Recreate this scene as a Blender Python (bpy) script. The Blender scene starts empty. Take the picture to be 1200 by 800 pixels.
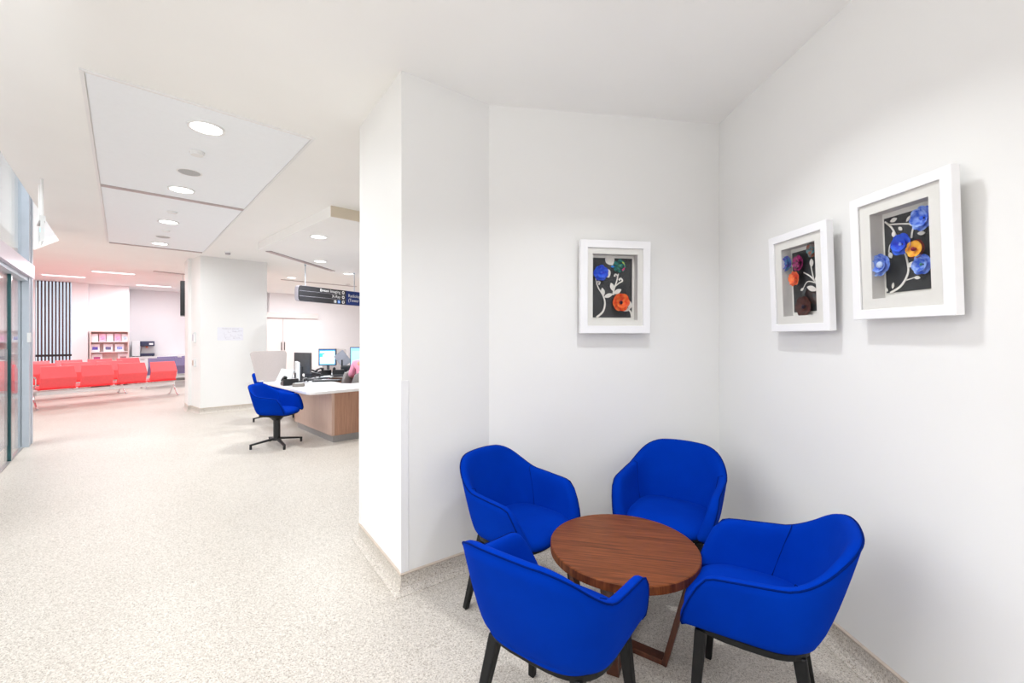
import bpy, bmesh, math, random
from mathutils import Vector, Matrix
random.seed(7)
R = math.radians
scene = bpy.context.scene
COL = scene.collection

# ------------------------------------------------------------------ camera
FPX, HY, CH = 495.0, 394.0, 1.5          # focal length in pixels of a 1200 px wide frame, horizon row, eye height
cam_d = bpy.data.cameras.new('camera'); cam = bpy.data.objects.new('camera', cam_d); COL.objects.link(cam)
cam.location = (0, 0, CH); cam.rotation_euler = (R(90), 0, 0)
cam_d.sensor_width = 36; cam_d.lens = FPX / 1200 * 36; cam_d.shift_y = -(400 - HY) / 1200
cam_d.clip_start = 0.02; cam_d.clip_end = 200
scene.camera = cam

# ------------------------------------------------------------------ world and exposure
w = bpy.data.worlds.new('world'); scene.world = w; w.use_nodes = True
w.node_tree.nodes['Background'].inputs[0].default_value = (0.95, 0.97, 1, 1)
w.node_tree.nodes['Background'].inputs[1].default_value = 1.0
scene.view_settings.view_transform = 'Standard'
scene.view_settings.look = 'None'
scene.view_settings.gamma = 1
scene.view_settings.use_curve_mapping = False
scene.view_settings.exposure = 0.17
try:
    scene.cycles.max_bounces = 10; scene.cycles.diffuse_bounces = 6; scene.cycles.sample_clamp_indirect = 6
    scene.cycles.transparent_max_bounces = 16; scene.cycles.caustics_reflective = False; scene.cycles.caustics_refractive = False
except Exception: pass

CA = R(42.7)                              # heading of the corridor: local x = across (t), local y = along (s)
def W2(t, s):
    return (t * math.cos(CA) - s * math.sin(CA), t * math.sin(CA) + s * math.cos(CA))
def area(name, loc, size, power, color=(1, 1, 1), shape='DISK', size_y=None, rotz=0, spread=180, rot=None):
    l = bpy.data.lights.new(name, 'AREA'); l.shape = shape; l.size = size
    if size_y: l.size_y = size_y
    l.energy = power; l.color = color; l.spread = R(spread)
    o = bpy.data.objects.new(name, l); COL.objects.link(o); o.location = loc
    o.rotation_euler = rot if rot else (0, 0, rotz)
    return o
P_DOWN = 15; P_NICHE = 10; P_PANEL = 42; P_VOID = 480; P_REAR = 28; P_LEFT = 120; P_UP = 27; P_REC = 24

# ------------------------------------------------------------------ materials
MATS = {}
def mat(name, color, rough=0.5, metal=0.0, emit=None, es=1.0, spec=0.5, bump=None, noise=None, sheen=0, coat=0):
    if name in MATS: return MATS[name]
    m = bpy.data.materials.new(name); m.use_nodes = True; MATS[name] = m
    nt = m.node_tree; b = nt.nodes['Principled BSDF']
    b.inputs['Base Color'].default_value = (*color, 1); b.inputs['Roughness'].default_value = rough
    b.inputs['Metallic'].default_value = metal; b.inputs['Specular IOR Level'].default_value = spec
    if sheen: b.inputs['Sheen Weight'].default_value = sheen
    if coat: b.inputs['Coat Weight'].default_value = coat
    if emit: b.inputs['Emission Color'].default_value = (*emit, 1); b.inputs['Emission Strength'].default_value = es
    tc = nt.nodes.new('ShaderNodeTexCoord')
    if noise:                                # (scale, amount): slight tone variation
        n = nt.nodes.new('ShaderNodeTexNoise'); n.inputs['Scale'].default_value = noise[0]; n.inputs['Detail'].default_value = 3
        nt.links.new(tc.outputs['Object'], n.inputs['Vector'])
        r = nt.nodes.new('ShaderNodeValToRGB'); a = noise[1]
        r.color_ramp.elements[0].position = .3; r.color_ramp.elements[1].position = .7
        r.color_ramp.elements[0].color = tuple(max(0, c * (1 - a)) for c in color) + (1,)
        r.color_ramp.elements[1].color = tuple(min(1, c * (1 + a)) for c in color) + (1,)
        nt.links.new(n.outputs['Fac'], r.inputs['Fac']); nt.links.new(r.outputs['Color'], b.inputs['Base Color'])
    if bump:                                 # (scale, strength)
        n = nt.nodes.new('ShaderNodeTexNoise'); n.inputs['Scale'].default_value = bump[0]; n.inputs['Detail'].default_value = 2
        nt.links.new(tc.outputs['Object'], n.inputs['Vector'])
        bp = nt.nodes.new('ShaderNodeBump'); bp.inputs['Strength'].default_value = bump[1]; bp.inputs['Distance'].default_value = .002
        nt.links.new(n.outputs['Fac'], bp.inputs['Height']); nt.links.new(bp.outputs['Normal'], b.inputs['Normal'])
    return m

M_wall = mat('wall_paint', (.83, .83, .82), .55, noise=(1.3, .012), bump=(60, .05))
M_wallfar = mat('wall_paint_far', (.85, .83, .85), .55, noise=(1.3, .01))
M_wallpink = mat('wall_paint_blush', (.84, .74, .73), .55, noise=(1.3, .01))
M_ceil = mat('ceiling_paint', (.92, .915, .90), .7, noise=(1.5, .012))
M_ceilpanel = mat('ceiling_panel_white', (.91, .94, .98), .6, noise=(30, .01))
M_void = mat('upper_white', (.85, .85, .86), .6, noise=(2, .01))
M_white = mat('white_lacquer', (.88, .88, .90), .35, noise=(8, .01))
M_guard = mat('white_plastic', (.84, .84, .85), .3, noise=(8, .01))
M_whitetop = mat('white_laminate', (.86, .85, .86), .15, noise=(9, .015))
M_mat = mat('mat_board', (.87, .86, .82), .8, bump=(200, .1), noise=(30, .01))
M_card = mat('black_card', (.022, .024, .027), .6, noise=(60, .15))
M_boxin = mat('box_lining', (.74, .72, .70), .8, noise=(30, .02))
M_steelgrey = mat('grey_aluminium', (.50, .56, .64), .45, .3, noise=(6, .03))
M_lightalu = mat('pale_aluminium', (.80, .82, .83), .4, .2, noise=(6, .02))
M_lilac = mat('lilac_metal', (.66, .60, .68), .3, .2, noise=(4, .03))
M_chrome = mat('polished_metal', (.75, .75, .77), .18, 1, noise=(9, .02))
M_black = mat('black_satin', (.012, .013, .015), .38, noise=(40, .1))
M_blackleg = mat('black_leg', (.006, .0065, .007), .5, spec=.25, noise=(60, .2), bump=(150, .08))
M_darkglass = mat('dark_gasket', (.005, .02, .025), .3, noise=(5, .1))
M_screenback = mat('monitor_shell', (.06, .06, .065), .4, noise=(20, .1))
M_plinth = mat('plinth_grey', (.33, .32, .32), .35, .3, noise=(20, .05))
M_beige = mat('divider_fabric', (.56, .50, .49), .85, noise=(120, .05), bump=(300, .2))
M_cap = mat('cove_cap', (.52, .44, .37), .5, noise=(20, .04))
M_green = mat('door_glass_edge', (.02, .09, .10), .2, noise=(5, .1))
M_purple = mat('purple_grey_fabric', (.19, .16, .30), .6, noise=(60, .05))
M_blueslat = mat('pale_blue_glass', (.66, .80, .92), .4, emit=(.75, .88, 1), es=.6, noise=(1, .15))  # glow put into the glass by emission, no lamp behind it
M_pinkwood = mat('pale_birch', (.80, .62, .58), .5, noise=(15, .05))
M_lamp = mat('lamp_diffuser', (1, 1, 1), .5, emit=(1, .98, .97), es=5)
M_tube = mat('linear_diffuser', (1, 1, 1), .5, emit=(.9, .97, 1), es=1.8)
M_trimring = mat('lamp_trim', (.84, .84, .84), .4, noise=(5, .01))
M_slot = mat('slot_grille', (.33, .29, .30), .5, noise=(40, .1))
M_slotbar = mat('slot_bar', (.60, .50, .50), .5, noise=(40, .05))
M_speaker = mat('speaker_grille', (.45, .45, .46), .6, noise=(300, .2))
M_blue = None

def fabric(name, c):
    m = mat(name, c, .9, spec=.02)
    nt = m.node_tree; b = nt.nodes['Principled BSDF']
    b.inputs['Sheen Weight'].default_value = .01; b.inputs['Sheen Tint'].default_value = (.3, .5, 1, 1)
    tc = nt.nodes.new('ShaderNodeTexCoord'); mp = nt.nodes.new('ShaderNodeMapping'); mp.inputs['Scale'].default_value = (1, 1, 1)
    n = nt.nodes.new('ShaderNodeTexNoise'); n.inputs['Scale'].default_value = 650; n.inputs['Detail'].default_value = 2
    n2 = nt.nodes.new('ShaderNodeTexNoise'); n2.inputs['Scale'].default_value = 5; n2.inputs['Detail'].default_value = 4
    nt.links.new(tc.outputs['Object'], mp.inputs[0]); nt.links.new(mp.outputs[0], n.inputs[0]); nt.links.new(mp.outputs[0], n2.inputs[0])
    r = nt.nodes.new('ShaderNodeValToRGB'); r.color_ramp.elements[0].position = .3; r.color_ramp.elements[1].position = .7
    r.color_ramp.elements[0].color = (c[0], c[1] * .9, c[2] * .93, 1); r.color_ramp.elements[1].color = (c[0], min(1, c[1] * 1.08), min(1, c[2] * 1.05), 1)
    nt.links.new(n2.outputs[0], r.inputs[0]); nt.links.new(r.outputs[0], b.inputs['Base Color'])
    bp = nt.nodes.new('ShaderNodeBump'); bp.inputs['Strength'].default_value = .25; bp.inputs['Distance'].default_value = .001
    nt.links.new(n.outputs[0], bp.inputs['Height'])
    bp2 = nt.nodes.new('ShaderNodeBump'); bp2.inputs['Strength'].default_value = .35; bp2.inputs['Distance'].default_value = .01
    n3 = nt.nodes.new('ShaderNodeTexNoise'); n3.inputs['Scale'].default_value = 9; n3.inputs['Detail'].default_value = 1
    nt.links.new(mp.outputs[0], n3.inputs[0]); nt.links.new(n3.outputs[0], bp2.inputs['Height'])
    nt.links.new(bp2.outputs[0], bp.inputs['Normal']); nt.links.new(bp.outputs[0], b.inputs['Normal'])
    return m
M_blue = fabric('royal_blue_fabric', (.000, .029, .34))
M_bluepipe = mat('navy_piping', (.0, .012, .13), .8, spec=.03, noise=(80, .1))

def speckle(name, base=(.61, .575, .525)):
    m = mat(name, base, .42, spec=.4)
    nt = m.node_tree; b = nt.nodes['Principled BSDF']
    g = nt.nodes.new('ShaderNodeNewGeometry')
    v = nt.nodes.new('ShaderNodeTexVoronoi'); v.inputs['Scale'].default_value = 230
    v2 = nt.nodes.new('ShaderNodeTexNoise'); v2.inputs['Scale'].default_value = 75; v2.inputs['Detail'].default_value = 3
    v3 = nt.nodes.new('ShaderNodeTexNoise'); v3.inputs['Scale'].default_value = .8; v3.inputs['Detail'].default_value = 3
    for x in (v, v2, v3): nt.links.new(g.outputs['Position'], x.inputs['Vector'])
    r = nt.nodes.new('ShaderNodeValToRGB'); e = r.color_ramp.elements
    sep = nt.nodes.new('ShaderNodeSeparateColor'); nt.links.new(v.outputs['Color'], sep.inputs[0])
    e[0].position = 0; e[0].color = (base[0] * .50, base[1] * .47, base[2] * .44, 1)
    e[1].position = .16; e[1].color = (base[0] * .82, base[1] * .80, base[2] * .77, 1)
    for p, k in ((.35, .95), (.62, 1.05), (.85, 1.22)):
        q = e.new(p); q.color = (base[0] * k, base[1] * k, base[2] * k * 1.01, 1)
    nt.links.new(sep.outputs[0], r.inputs[0])
    r2 = nt.nodes.new('ShaderNodeValToRGB'); r2.color_ramp.elements[0].position = .3; r2.color_ramp.elements[1].position = .7
    r2.color_ramp.elements[0].color = (.84, .82, .80, 1); r2.color_ramp.elements[1].color = (1.0, 1.0, 1.0, 1)
    nt.links.new(v2.outputs[0], r2.inputs[0])
    mx = nt.nodes.new('ShaderNodeMix'); mx.data_type = 'RGBA'; mx.blend_type = 'MULTIPLY'; mx.inputs[0].default_value = 1
    nt.links.new(r.outputs[0], mx.inputs[6]); nt.links.new(r2.outputs[0], mx.inputs[7])
    r3 = nt.nodes.new('ShaderNodeValToRGB'); r3.color_ramp.elements[0].position = .35; r3.color_ramp.elements[1].position = .65
    r3.color_ramp.elements[0].color = (.95, .94, .93, 1); r3.color_ramp.elements[1].color = (1, 1, 1, 1)
    nt.links.new(v3.outputs[0], r3.inputs[0])
    mx2 = nt.nodes.new('ShaderNodeMix'); mx2.data_type = 'RGBA'; mx2.blend_type = 'MULTIPLY'; mx2.inputs[0].default_value = 1
    nt.links.new(mx.outputs[2], mx2.inputs[6]); nt.links.new(r3.outputs[0], mx2.inputs[7])
    nt.links.new(mx2.outputs[2], b.inputs['Base Color'])
    return m
M_floor = speckle('speckled_vinyl')

def wood(name, c1, c2, scale=(3, 60, 3), rough=.35):
    m = mat(name, c1, rough)
    nt = m.node_tree; b = nt.nodes['Principled BSDF']
    tc = nt.nodes.new('ShaderNodeTexCoord'); mp = nt.nodes.new('ShaderNodeMapping'); mp.inputs['Scale'].default_value = scale
    nt.links.new(tc.outputs['Object'], mp.inputs[0])
    n = nt.nodes.new('ShaderNodeTexNoise'); n.inputs['Scale'].default_value = 1; n.inputs['Detail'].default_value = 5; n.inputs['Distortion'].default_value = .6
    n2 = nt.nodes.new('ShaderNodeTexNoise'); n2.inputs['Scale'].default_value = 4.5; n2.inputs['Detail'].default_value = 2
    nt.links.new(mp.outputs[0], n.inputs[0]); nt.links.new(mp.outputs[0], n2.inputs[0])
    ad = nt.nodes.new('ShaderNodeMix'); ad.data_type = 'FLOAT'; ad.inputs[0].default_value = .35
    nt.links.new(n.outputs[0], ad.inputs[2]); nt.links.new(n2.outputs[0], ad.inputs[3])
    r = nt.nodes.new('ShaderNodeValToRGB'); e = r.color_ramp.elements
    e[0].position = .30; e[0].color = (*c1, 1); e[1].position = .68; e[1].color = (*c2, 1)
    q = e.new(.48); q.color = tuple((a * .55 + b_ * .45) for a, b_ in zip(c1, c2)) + (1,)
    nt.links.new(ad.outputs[0], r.inputs[0]); nt.links.new(r.outputs[0], b.inputs['Base Color'])
    return m
M_walnut = wood('walnut', (.055, .014, .005), (.25, .072, .022), (3, 90, 4), .42); M_walnut.node_tree.nodes['Principled BSDF'].inputs['Specular IOR Level'].default_value = .14
M_walnutleg = wood('dark_walnut_leg', (.035, .010, .005), (.12, .035, .017), (30, 30, 4), .35)
M_oak = wood('reception_wood', (.33, .165, .105), (.47, .26, .175), (40, 40, 2.2), .4)
M_oaklight = wood('reception_wood_pale', (.50, .33, .27), (.60, .42, .34), (40, 40, 2.2), .3)

def redmat():
    m = mat('red_seat_shell', (.95, .035, .045), .35, noise=(20, .03)); return m
M_red = redmat()
M_redhaze = mat('red_back_haze', (.96, .11, .125), .4, noise=(20, .03))  # bright haze on the seat backs put into a paler red

def glassmat(name, tint=(.97, .99, .99), refl=.05):
    m = bpy.data.materials.new(name); m.use_nodes = True; nt = m.node_tree; nt.nodes.clear()
    o = nt.nodes.new('ShaderNodeOutputMaterial'); mx = nt.nodes.new('ShaderNodeMixShader')
    t = nt.nodes.new('ShaderNodeBsdfTransparent'); t.inputs[0].default_value = (*tint, 1)
    g = nt.nodes.new('ShaderNodeBsdfGlossy'); g.inputs['Roughness'].default_value = .02
    lw = nt.nodes.new('ShaderNodeLayerWeight'); lw.inputs['Blend'].default_value = .12
    mt = nt.nodes.new('ShaderNodeMath'); mt.operation = 'MULTIPLY_ADD'; mt.inputs[1].default_value = .5; mt.inputs[2].default_value = refl * .5
    nt.links.new(lw.outputs['Fresnel'], mt.inputs[0]); nt.links.new(mt.outputs[0], mx.inputs[0])
    nt.links.new(t.outputs[0], mx.inputs[1]); nt.links.new(g.outputs[0], mx.inputs[2]); nt.links.new(mx.outputs[0], o.inputs[0])
    return m
M_glass = glassmat('clear_glass')
M_pane = glassmat('picture_glass', (.985, .985, .985), .02)
def frosted():
    m = bpy.data.materials.new('frosted_film'); m.use_nodes = True; nt = m.node_tree; nt.nodes.clear()
    o = nt.nodes.new('ShaderNodeOutputMaterial'); mx = nt.nodes.new('ShaderNodeMixShader'); mx.inputs[0].default_value = .45
    t = nt.nodes.new('ShaderNodeBsdfTransparent'); g = nt.nodes.new('ShaderNodeBsdfDiffuse'); g.inputs[0].default_value = (.8, .8, .84, 1)
    nt.links.new(t.outputs[0], mx.inputs[1]); nt.links.new(g.outputs[0], mx.inputs[2]); nt.links.new(mx.outputs[0], o.inputs[0]); return m
M_frost = frosted()

# ------------------------------------------------------------------ helpers
def obj(name, bm, m, parent=None, smooth=False, loc=None, rotz=None, bevel=0, subsurf=0):
    if isinstance(bm, bmesh.types.BMesh):
        bmesh.ops.recalc_face_normals(bm, faces=bm.faces)
        me = bpy.data.meshes.new(name); bm.to_mesh(me); bm.free()
    else: me = bm
    o = bpy.data.objects.new(name, me); COL.objects.link(o)
    ms = m if isinstance(m, (list, tuple)) else [m]
    for x in ms: me.materials.append(x)
    if smooth:
        for p in me.polygons: p.use_smooth = True
    if parent: o.parent = parent
    if loc: o.location = loc
    if rotz is not None: o.rotation_euler = (0, 0, rotz)
    if bevel:
        md = o.modifiers.new('bevel', 'BEVEL'); md.width = bevel; md.segments = 2; md.limit_method = 'ANGLE'; md.angle_limit = R(40)
    if subsurf:
        md = o.modifiers.new('sub', 'SUBSURF'); md.levels = subsurf; md.render_levels = subsurf
    return o
def thing(name, label, cat, loc=(0, 0, 0), rotz=0, group=None):
    o = bpy.data.objects.new(name, None); COL.objects.link(o); o.empty_display_size = .1
    o.location = loc; o.rotation_euler = (0, 0, rotz); o['label'] = label; o['category'] = cat
    if group: o['group'] = group
    return o
def tag(o, label, cat, group=None):
    o['label'] = label; o['category'] = cat
    if group: o['group'] = group
    return o
def struct(o, label=None, cat=None):
    o['kind'] = 'structure'
    if label: o['label'] = label
    if cat: o['category'] = cat
    return o
def copy_tree(o, parent=None):
    c = o.copy(); COL.objects.link(c)
    if parent: c.parent = parent
    for ch in list(o.children): copy_tree(ch, c)
    return c
def box(bm, x0, x1, y0, y1, z0, z1, M=None):
    vs = [bm.verts.new(v) for v in ((x0, y0, z0), (x1, y0, z0), (x1, y1, z0), (x0, y1, z0), (x0, y0, z1), (x1, y0, z1), (x1, y1, z1), (x0, y1, z1))]
    for f in ((0, 3, 2, 1), (4, 5, 6, 7), (0, 1, 5, 4), (1, 2, 6, 5), (2, 3, 7, 6), (3, 0, 4, 7)): bm.faces.new([vs[i] for i in f])
    if M is not None: bmesh.ops.transform(bm, matrix=M, verts=vs)
    return vs
def B(*a, M=None):
    bm = bmesh.new(); box(bm, *a, M=M); return bm
def prism(bm, pts, z0, z1):
    lo = [bm.verts.new((p[0], p[1], z0)) for p in pts]; hi = [bm.verts.new((p[0], p[1], z1)) for p in pts]
    bm.faces.new(lo[::-1]); bm.faces.new(hi); n = len(pts)
    for i in range(n): bm.faces.new((lo[i], lo[(i + 1) % n], hi[(i + 1) % n], hi[i]))
def PR(pts, z0, z1):
    bm = bmesh.new(); prism(bm, pts, z0, z1); return bm
def cyl(bm, p, r, z0, z1, n=24, r2=None):
    r2 = r if r2 is None else r2
    lo = [bm.verts.new((p[0] + r * math.cos(2 * math.pi * i / n), p[1] + r * math.sin(2 * math.pi * i / n), z0)) for i in range(n)]
    hi = [bm.verts.new((p[0] + r2 * math.cos(2 * math.pi * i / n), p[1] + r2 * math.sin(2 * math.pi * i / n), z1)) for i in range(n)]
    bm.faces.new(lo[::-1]); bm.faces.new(hi)
    for i in range(n): bm.faces.new((lo[i], lo[(i + 1) % n], hi[(i + 1) % n], hi[i]))
def tube(bm, pts, r, n=8, closed=False):
    pts = [Vector(p) for p in pts]; rings = []; m = len(pts)
    rs = r if isinstance(r, (list, tuple)) else [r] * m
    up0 = None
    for i, p in enumerate(pts):
        if closed: d = pts[(i + 1) % m] - pts[i - 1]
        else: d = pts[min(i + 1, m - 1)] - pts[max(i - 1, 0)]
        if d.length < 1e-9: d = Vector((0, 0, 1))
        d.normalize()
        if up0 is None: up0 = Vector((0, 0, 1)) if abs(d.z) < .9 else Vector((1, 0, 0))
        a = up0 - d * up0.dot(d)
        if a.length < 1e-4: a = d.orthogonal()
        a.normalize(); up0 = a; b = d.cross(a)
        rings.append([bm.verts.new(p + (a * math.cos(2 * math.pi * k / n) + b * math.sin(2 * math.pi * k / n)) * rs[i]) for k in range(n)])
    for i in range(m if closed else m - 1):
        A, Bq = rings[i], rings[(i + 1) % m]
        for k in range(n): bm.faces.new((A[k], A[(k + 1) % n], Bq[(k + 1) % n], Bq[k]))
    if not closed: bm.faces.new(rings[0][::-1]); bm.faces.new(rings[-1])
def TB(pts, r, n=8, closed=False):
    bm = bmesh.new(); tube(bm, pts, r, n, closed); return bm
def bar(bm, p0, p1, wx, wy, w2=None, side=None):
    """rectangular bar from p0 to p1, section wx (along side) by wy"""
    p0 = Vector(p0); p1 = Vector(p1); d = (p1 - p0).normalized()
    s = Vector(side) if side else (Vector((1, 0, 0)) if abs(d.x) < .9 else Vector((0, 1, 0)))
    s = (s - d * s.dot(d)).normalized(); t = d.cross(s); k = w2 or 1
    vs = []
    for p, q in ((p0, 1), (p1, k)):
        for a, b in ((-1, -1), (1, -1), (1, 1), (-1, 1)): vs.append(bm.verts.new(p + s * a * wx / 2 * q + t * b * wy / 2 * q))
    for f in ((0, 3, 2, 1), (4, 5, 6, 7), (0, 1, 5, 4), (1, 2, 6, 5), (2, 3, 7, 6), (3, 0, 4, 7)): bm.faces.new([vs[i] for i in f])
def rrect(w, h, r, n=5, cx=0, cy=0):
    pts = []
    for qx, qy, a0 in ((1, 1, 0), (-1, 1, 90), (-1, -1, 180), (1, -1, 270)):
        for i in range(n + 1):
            a = R(a0 + 90 * i / n); pts.append((cx + qx * (w / 2 - r) + r * math.cos(a), cy + qy * (h / 2 - r) + r * math.sin(a)))
    return pts
def plate(pts, y0, y1):
    """outline given in x,z extruded from y0 to y1"""
    bm = bmesh.new()
    A = [bm.verts.new((p[0], y0, p[1])) for p in pts]; Bq = [bm.verts.new((p[0], y1, p[1])) for p in pts]
    bm.faces.new(A); bm.faces.new(Bq[::-1]); n = len(pts)
    for i in range(n): bm.faces.new((A[i], A[(i + 1) % n], Bq[(i + 1) % n], Bq[i]))
    return bm
def text(body, size, M, m, parent, name='lettering', align='LEFT', ext=.001):
    c = bpy.data.curves.new(name, 'FONT'); c.body = body; c.size = size; c.extrude = ext; c.align_x = align; c.align_y = 'CENTER'; c.resolution_u = 3
    t = bpy.data.objects.new('tmp', c); COL.objects.link(t); dg = bpy.context.evaluated_depsgraph_get()
    me = bpy.data.meshes.new_from_object(t.evaluated_get(dg)); bpy.data.objects.remove(t)
    me.transform(M); me.materials.clear()
    return obj(name, me, m, parent)

# ------------------------------------------------------------------ SETTING
HC = 3.06
C0 = (-1.136, 3.15); C1 = (-.649, 2.48); C2 = (-.155, 2.842); C3 = (1.52, 3.10); C4 = (1.675 + .05 * 3.3, -3.3)
def inv(p):                                # world -> (t, s)
    return (p[0] * math.cos(CA) + p[1] * math.sin(CA), -p[0] * math.sin(CA) + p[1] * math.cos(CA))
tC4, sC4 = inv(C4)
# floor
bm = PR([(-9.2, -5), (9.2, -5), (9.2, 20.2), (-9.2, 20.2)], -.12, 0)
floor = struct(obj('floor', bm, M_floor, rotz=CA))
# ceiling: ends at t=-.75 beside the glass front, void beyond
EDGE = -.755
bm = bmesh.new()
prism(bm, [(EDGE, -5), (9.2, -5), (9.2, 20.2), (-9.2, 20.2), (-9.2, 11.6), (-1.15, 11.4), (EDGE, 10.06)], HC, HC + .12)
ceiling = struct(obj('ceiling', bm, M_ceil, rotz=CA))
# void above the glass front
bm = bmesh.new(); box(bm, -9.2, EDGE + .3, -5, 12, 4.6, 4.7)
box(bm, EDGE, EDGE + .05, -5, 10.06, HC + .12, 4.6)
box(bm, -9.2, EDGE, 11.9, 12, HC + .12, 4.6)
o = struct(obj('ceiling', bm, M_void, rotz=CA)); o.name = 'ceiling_void'

def wall(name, p, q, th, z0=0, z1=HC, m=M_wall, side=1):
    """wall between world points p and q; thickness goes to the left of p->q when side=1"""
    d = Vector((q[0] - p[0], q[1] - p[1])); L = d.length; a = math.atan2(d.y, d.x)
    bm = B(0, L, 0, th * side, z0, z1) if side > 0 else B(0, L, th * side, 0, z0, z1)
    return struct(obj(name, bm, m, loc=(p[0], p[1], 0), rotz=a))
# niche block as solid walls (inner faces through C0..C4)
def solid(name, pts, z0=0, z1=HC, m=M_wall):
    return struct(obj(name, PR(pts, z0, z1), m))
ret = W2(9.0, inv(C0)[1] + .1)
back_in0 = (C0[0] + .19, C0[1] + .02)
solid('wall_pillar', [C0, C1, C2, (C2[0] - .02, C2[1] + .16), (C1[0] + .06, C1[1] + .24), (C0[0] + .2, C0[1] + .06)])
solid('wall_back', [C2, C3, (C3[0] + .01, C3[1] + .15), (C2[0] - .02, C2[1] + .155)])
solid('wall_right', [C3, C4, (C4[0] + .15, C4[1]), (C3[0] + .15, C3[1] + .15)])
wall('wall_return', (C0[0], C0[1]), ret, .12, m=M_wall, side=-1)
# outer shell
wall('wall_rear', W2(-9.0, -3.4), W2(tC4 + .25, -3.4), .12, 0, 4.65, side=-1)
wall('wall_left', W2(-9.0, 20), W2(-9.0, -3.4), .12, 0, 4.65, M_wallfar, side=-1)
wall('wall_far_left', W2(-9.0, 17.6), W2(-1.78, 17.6), .2, m=M_wallfar)
wall('wall_far_screen', W2(-1.78, 18.4), W2(-1.07, 18.4), .2, m=M_wallfar)
solid('wall_far_pier', [W2(-1.07, 17.55), W2(-.74, 17.55), W2(-.74, 18.9), W2(-1.07, 18.9)], m=M_wallfar)
solid('wall_far_bulkhead', [W2(-.74, 17.72), W2(.16, 17.72), W2(.16, 19.0), W2(-.74, 19.0)], m=M_wallfar)
wall('wall_far_middle', W2(.1, 18.9), W2(3.9, 18.9), .2, m=M_wallfar)
wall('wall_far_step', W2(3.7, 16.9), W2(3.7, 18.9), .15, m=M_wallfar, side=-1)
wall('wall_far_right', W2(3.7, 16.9), W2(9.0, 16.9), .2, m=M_wallfar)
wall('wall_far_side', W2(9.0, 3.0), W2(9.0, 17.1), .15, m=M_wallfar, side=-1)
# freestanding column
colpts = [(1.11, 10.08), (2.25, 10.08), (2.25, 11.2), (.97, 11.2), (.97, 10.62), (1.02, 10.62)]
solid('wall_column', [W2(*p) for p in colpts])

# lower ceiling over the reception
lowpts = [(1.83, 5.18), (1.66, 7.99), (4.5, 10.6), (9.0, 13.0), (9.0, 5.18)]
LZ = 2.93
struct(obj('ceiling_reception', PR(lowpts, LZ, HC), M_ceil, rotz=CA))
# thin tan painted front of the bulkhead
M_tan = mat('tan_bulkhead', (.72, .64, .52), .7, noise=(3, .02))
struct(obj('trim_1', B(1.83, 9.0, 5.165, 5.18, LZ + .002, HC), M_tan, rotz=CA))

# coved skirting
def cove(name, pts, end_extra=0):
    """pts world polyline; room on the right-hand side of the walk direction... normal given by (dy,-dx)"""
    prof = [(0, .10), (.006, .10), (.008, .055), (.014, .03), (.03, .012), (.052, .003), (.052, .0), (0, 0)]
    bm = bmesh.new(); bmc = bmesh.new()
    P = [Vector(p) for p in pts]; n = len(P); offs = []
    for i in range(n):
        ds = []
        if i > 0: ds.append((P[i] - P[i - 1]).normalized())
        if i < n - 1: ds.append((P[i + 1] - P[i]).normalized())
        ns = [Vector((d.y, -d.x)) for d in ds]; v = sum(ns, Vector((0, 0))); v.normalize()
        offs.append(v / max(.3, v.dot(ns[0])))
    def sweep(b, pr):
        rings = [[b.verts.new((P[i].x + offs[i].x * a, P[i].y + offs[i].y * a, z)) for a, z in pr] for i in range(n)]
        k = len(pr)
        for i in range(n - 1):
            for j in range(k): b.faces.new((rings[i][j], rings[i][(j + 1) % k], rings[i + 1][(j + 1) % k], rings[i + 1][j]))
        b.faces.new(rings[0]); b.faces.new(rings[-1][::-1])
    sweep(bm, prof); sweep(bmc, [(0, .10), (.010, .10), (.010, .106), (0, .112)])
    o = struct(obj(name, bm, M_floor, smooth=False)); obj('cap_strip', bmc, M_cap, o)
    return o
cove('baseboard_niche', [C0, C1, C2, C3, C4])
cove('baseboard_column', [W2(.97, 11.2), W2(.97, 10.62), W2(1.02, 10.62), W2(1.11, 10.08), W2(2.25, 10.08), W2(2.25, 11.2)])
cove('baseboard_far', [W2(-1.07, 17.55), W2(-.74, 17.55)])

# white corner guards on the pillar
def guard(name, p, a, b, ztop, wa=.05, wb=.05, k=.004):
    """L shaped plastic angle at corner p with wings towards a and b"""
    p, a, b = Vector(p), Vector(a), Vector(b); da = (a - p).normalized(); db = (b - p).normalized()
    out = -(da + db).normalized() * k * 1.35
    bm = PR([tuple(p + out), tuple(p + da * wa + out), tuple(p + da * wa), tuple(p), tuple(p + db * wb), tuple(p + db * wb + out)], .112, ztop)
    return struct(obj(name, bm, M_guard))
guard('trim_2', C1, C0, C2, 1.24, .02, .045)
guard('trim_3', C0, C1, ret, 1.24, .03, .03)

# glass front (t = -1), along the corridor
def gbox(name, t0, t1, s0, s1, z0, z1, m, parent=None):
    return obj(name, B(t0, t1, s0, s1, z0, z1), m, parent, rotz=None if parent else CA)
win = bpy.data.objects.new('window_1', None); COL.objects.link(win); win.rotation_euler = (0, 0, CA); win['kind'] = 'structure'
gbox('glass_pane', -1.006, -.994, 2.0, 7.84, .0, 2.26, M_glass, win)
gbox('glass_pane', -1.006, -.994, 7.86, 8.66, .02, 2.26, M_glass, win)
for a, b in ((2.0, 4.9), (4.92, 7.95), (7.965, 8.72)): gbox('upper_pane', -1.006, -.994, a, b, 2.5, 4.55, M_glass, win)
gbox('mullion', -1.03, -.93, 8.66, 8.80, 0, 4.55, M_steelgrey, win)
gbox('mullion', -1.03, -.93, 8.88, 9.02, 0, 4.55, M_steelgrey, win)
gbox('mullion_infill', -1.0, -.96, 8.80, 8.88, 0, 4.55, M_lightalu, win)
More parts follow.
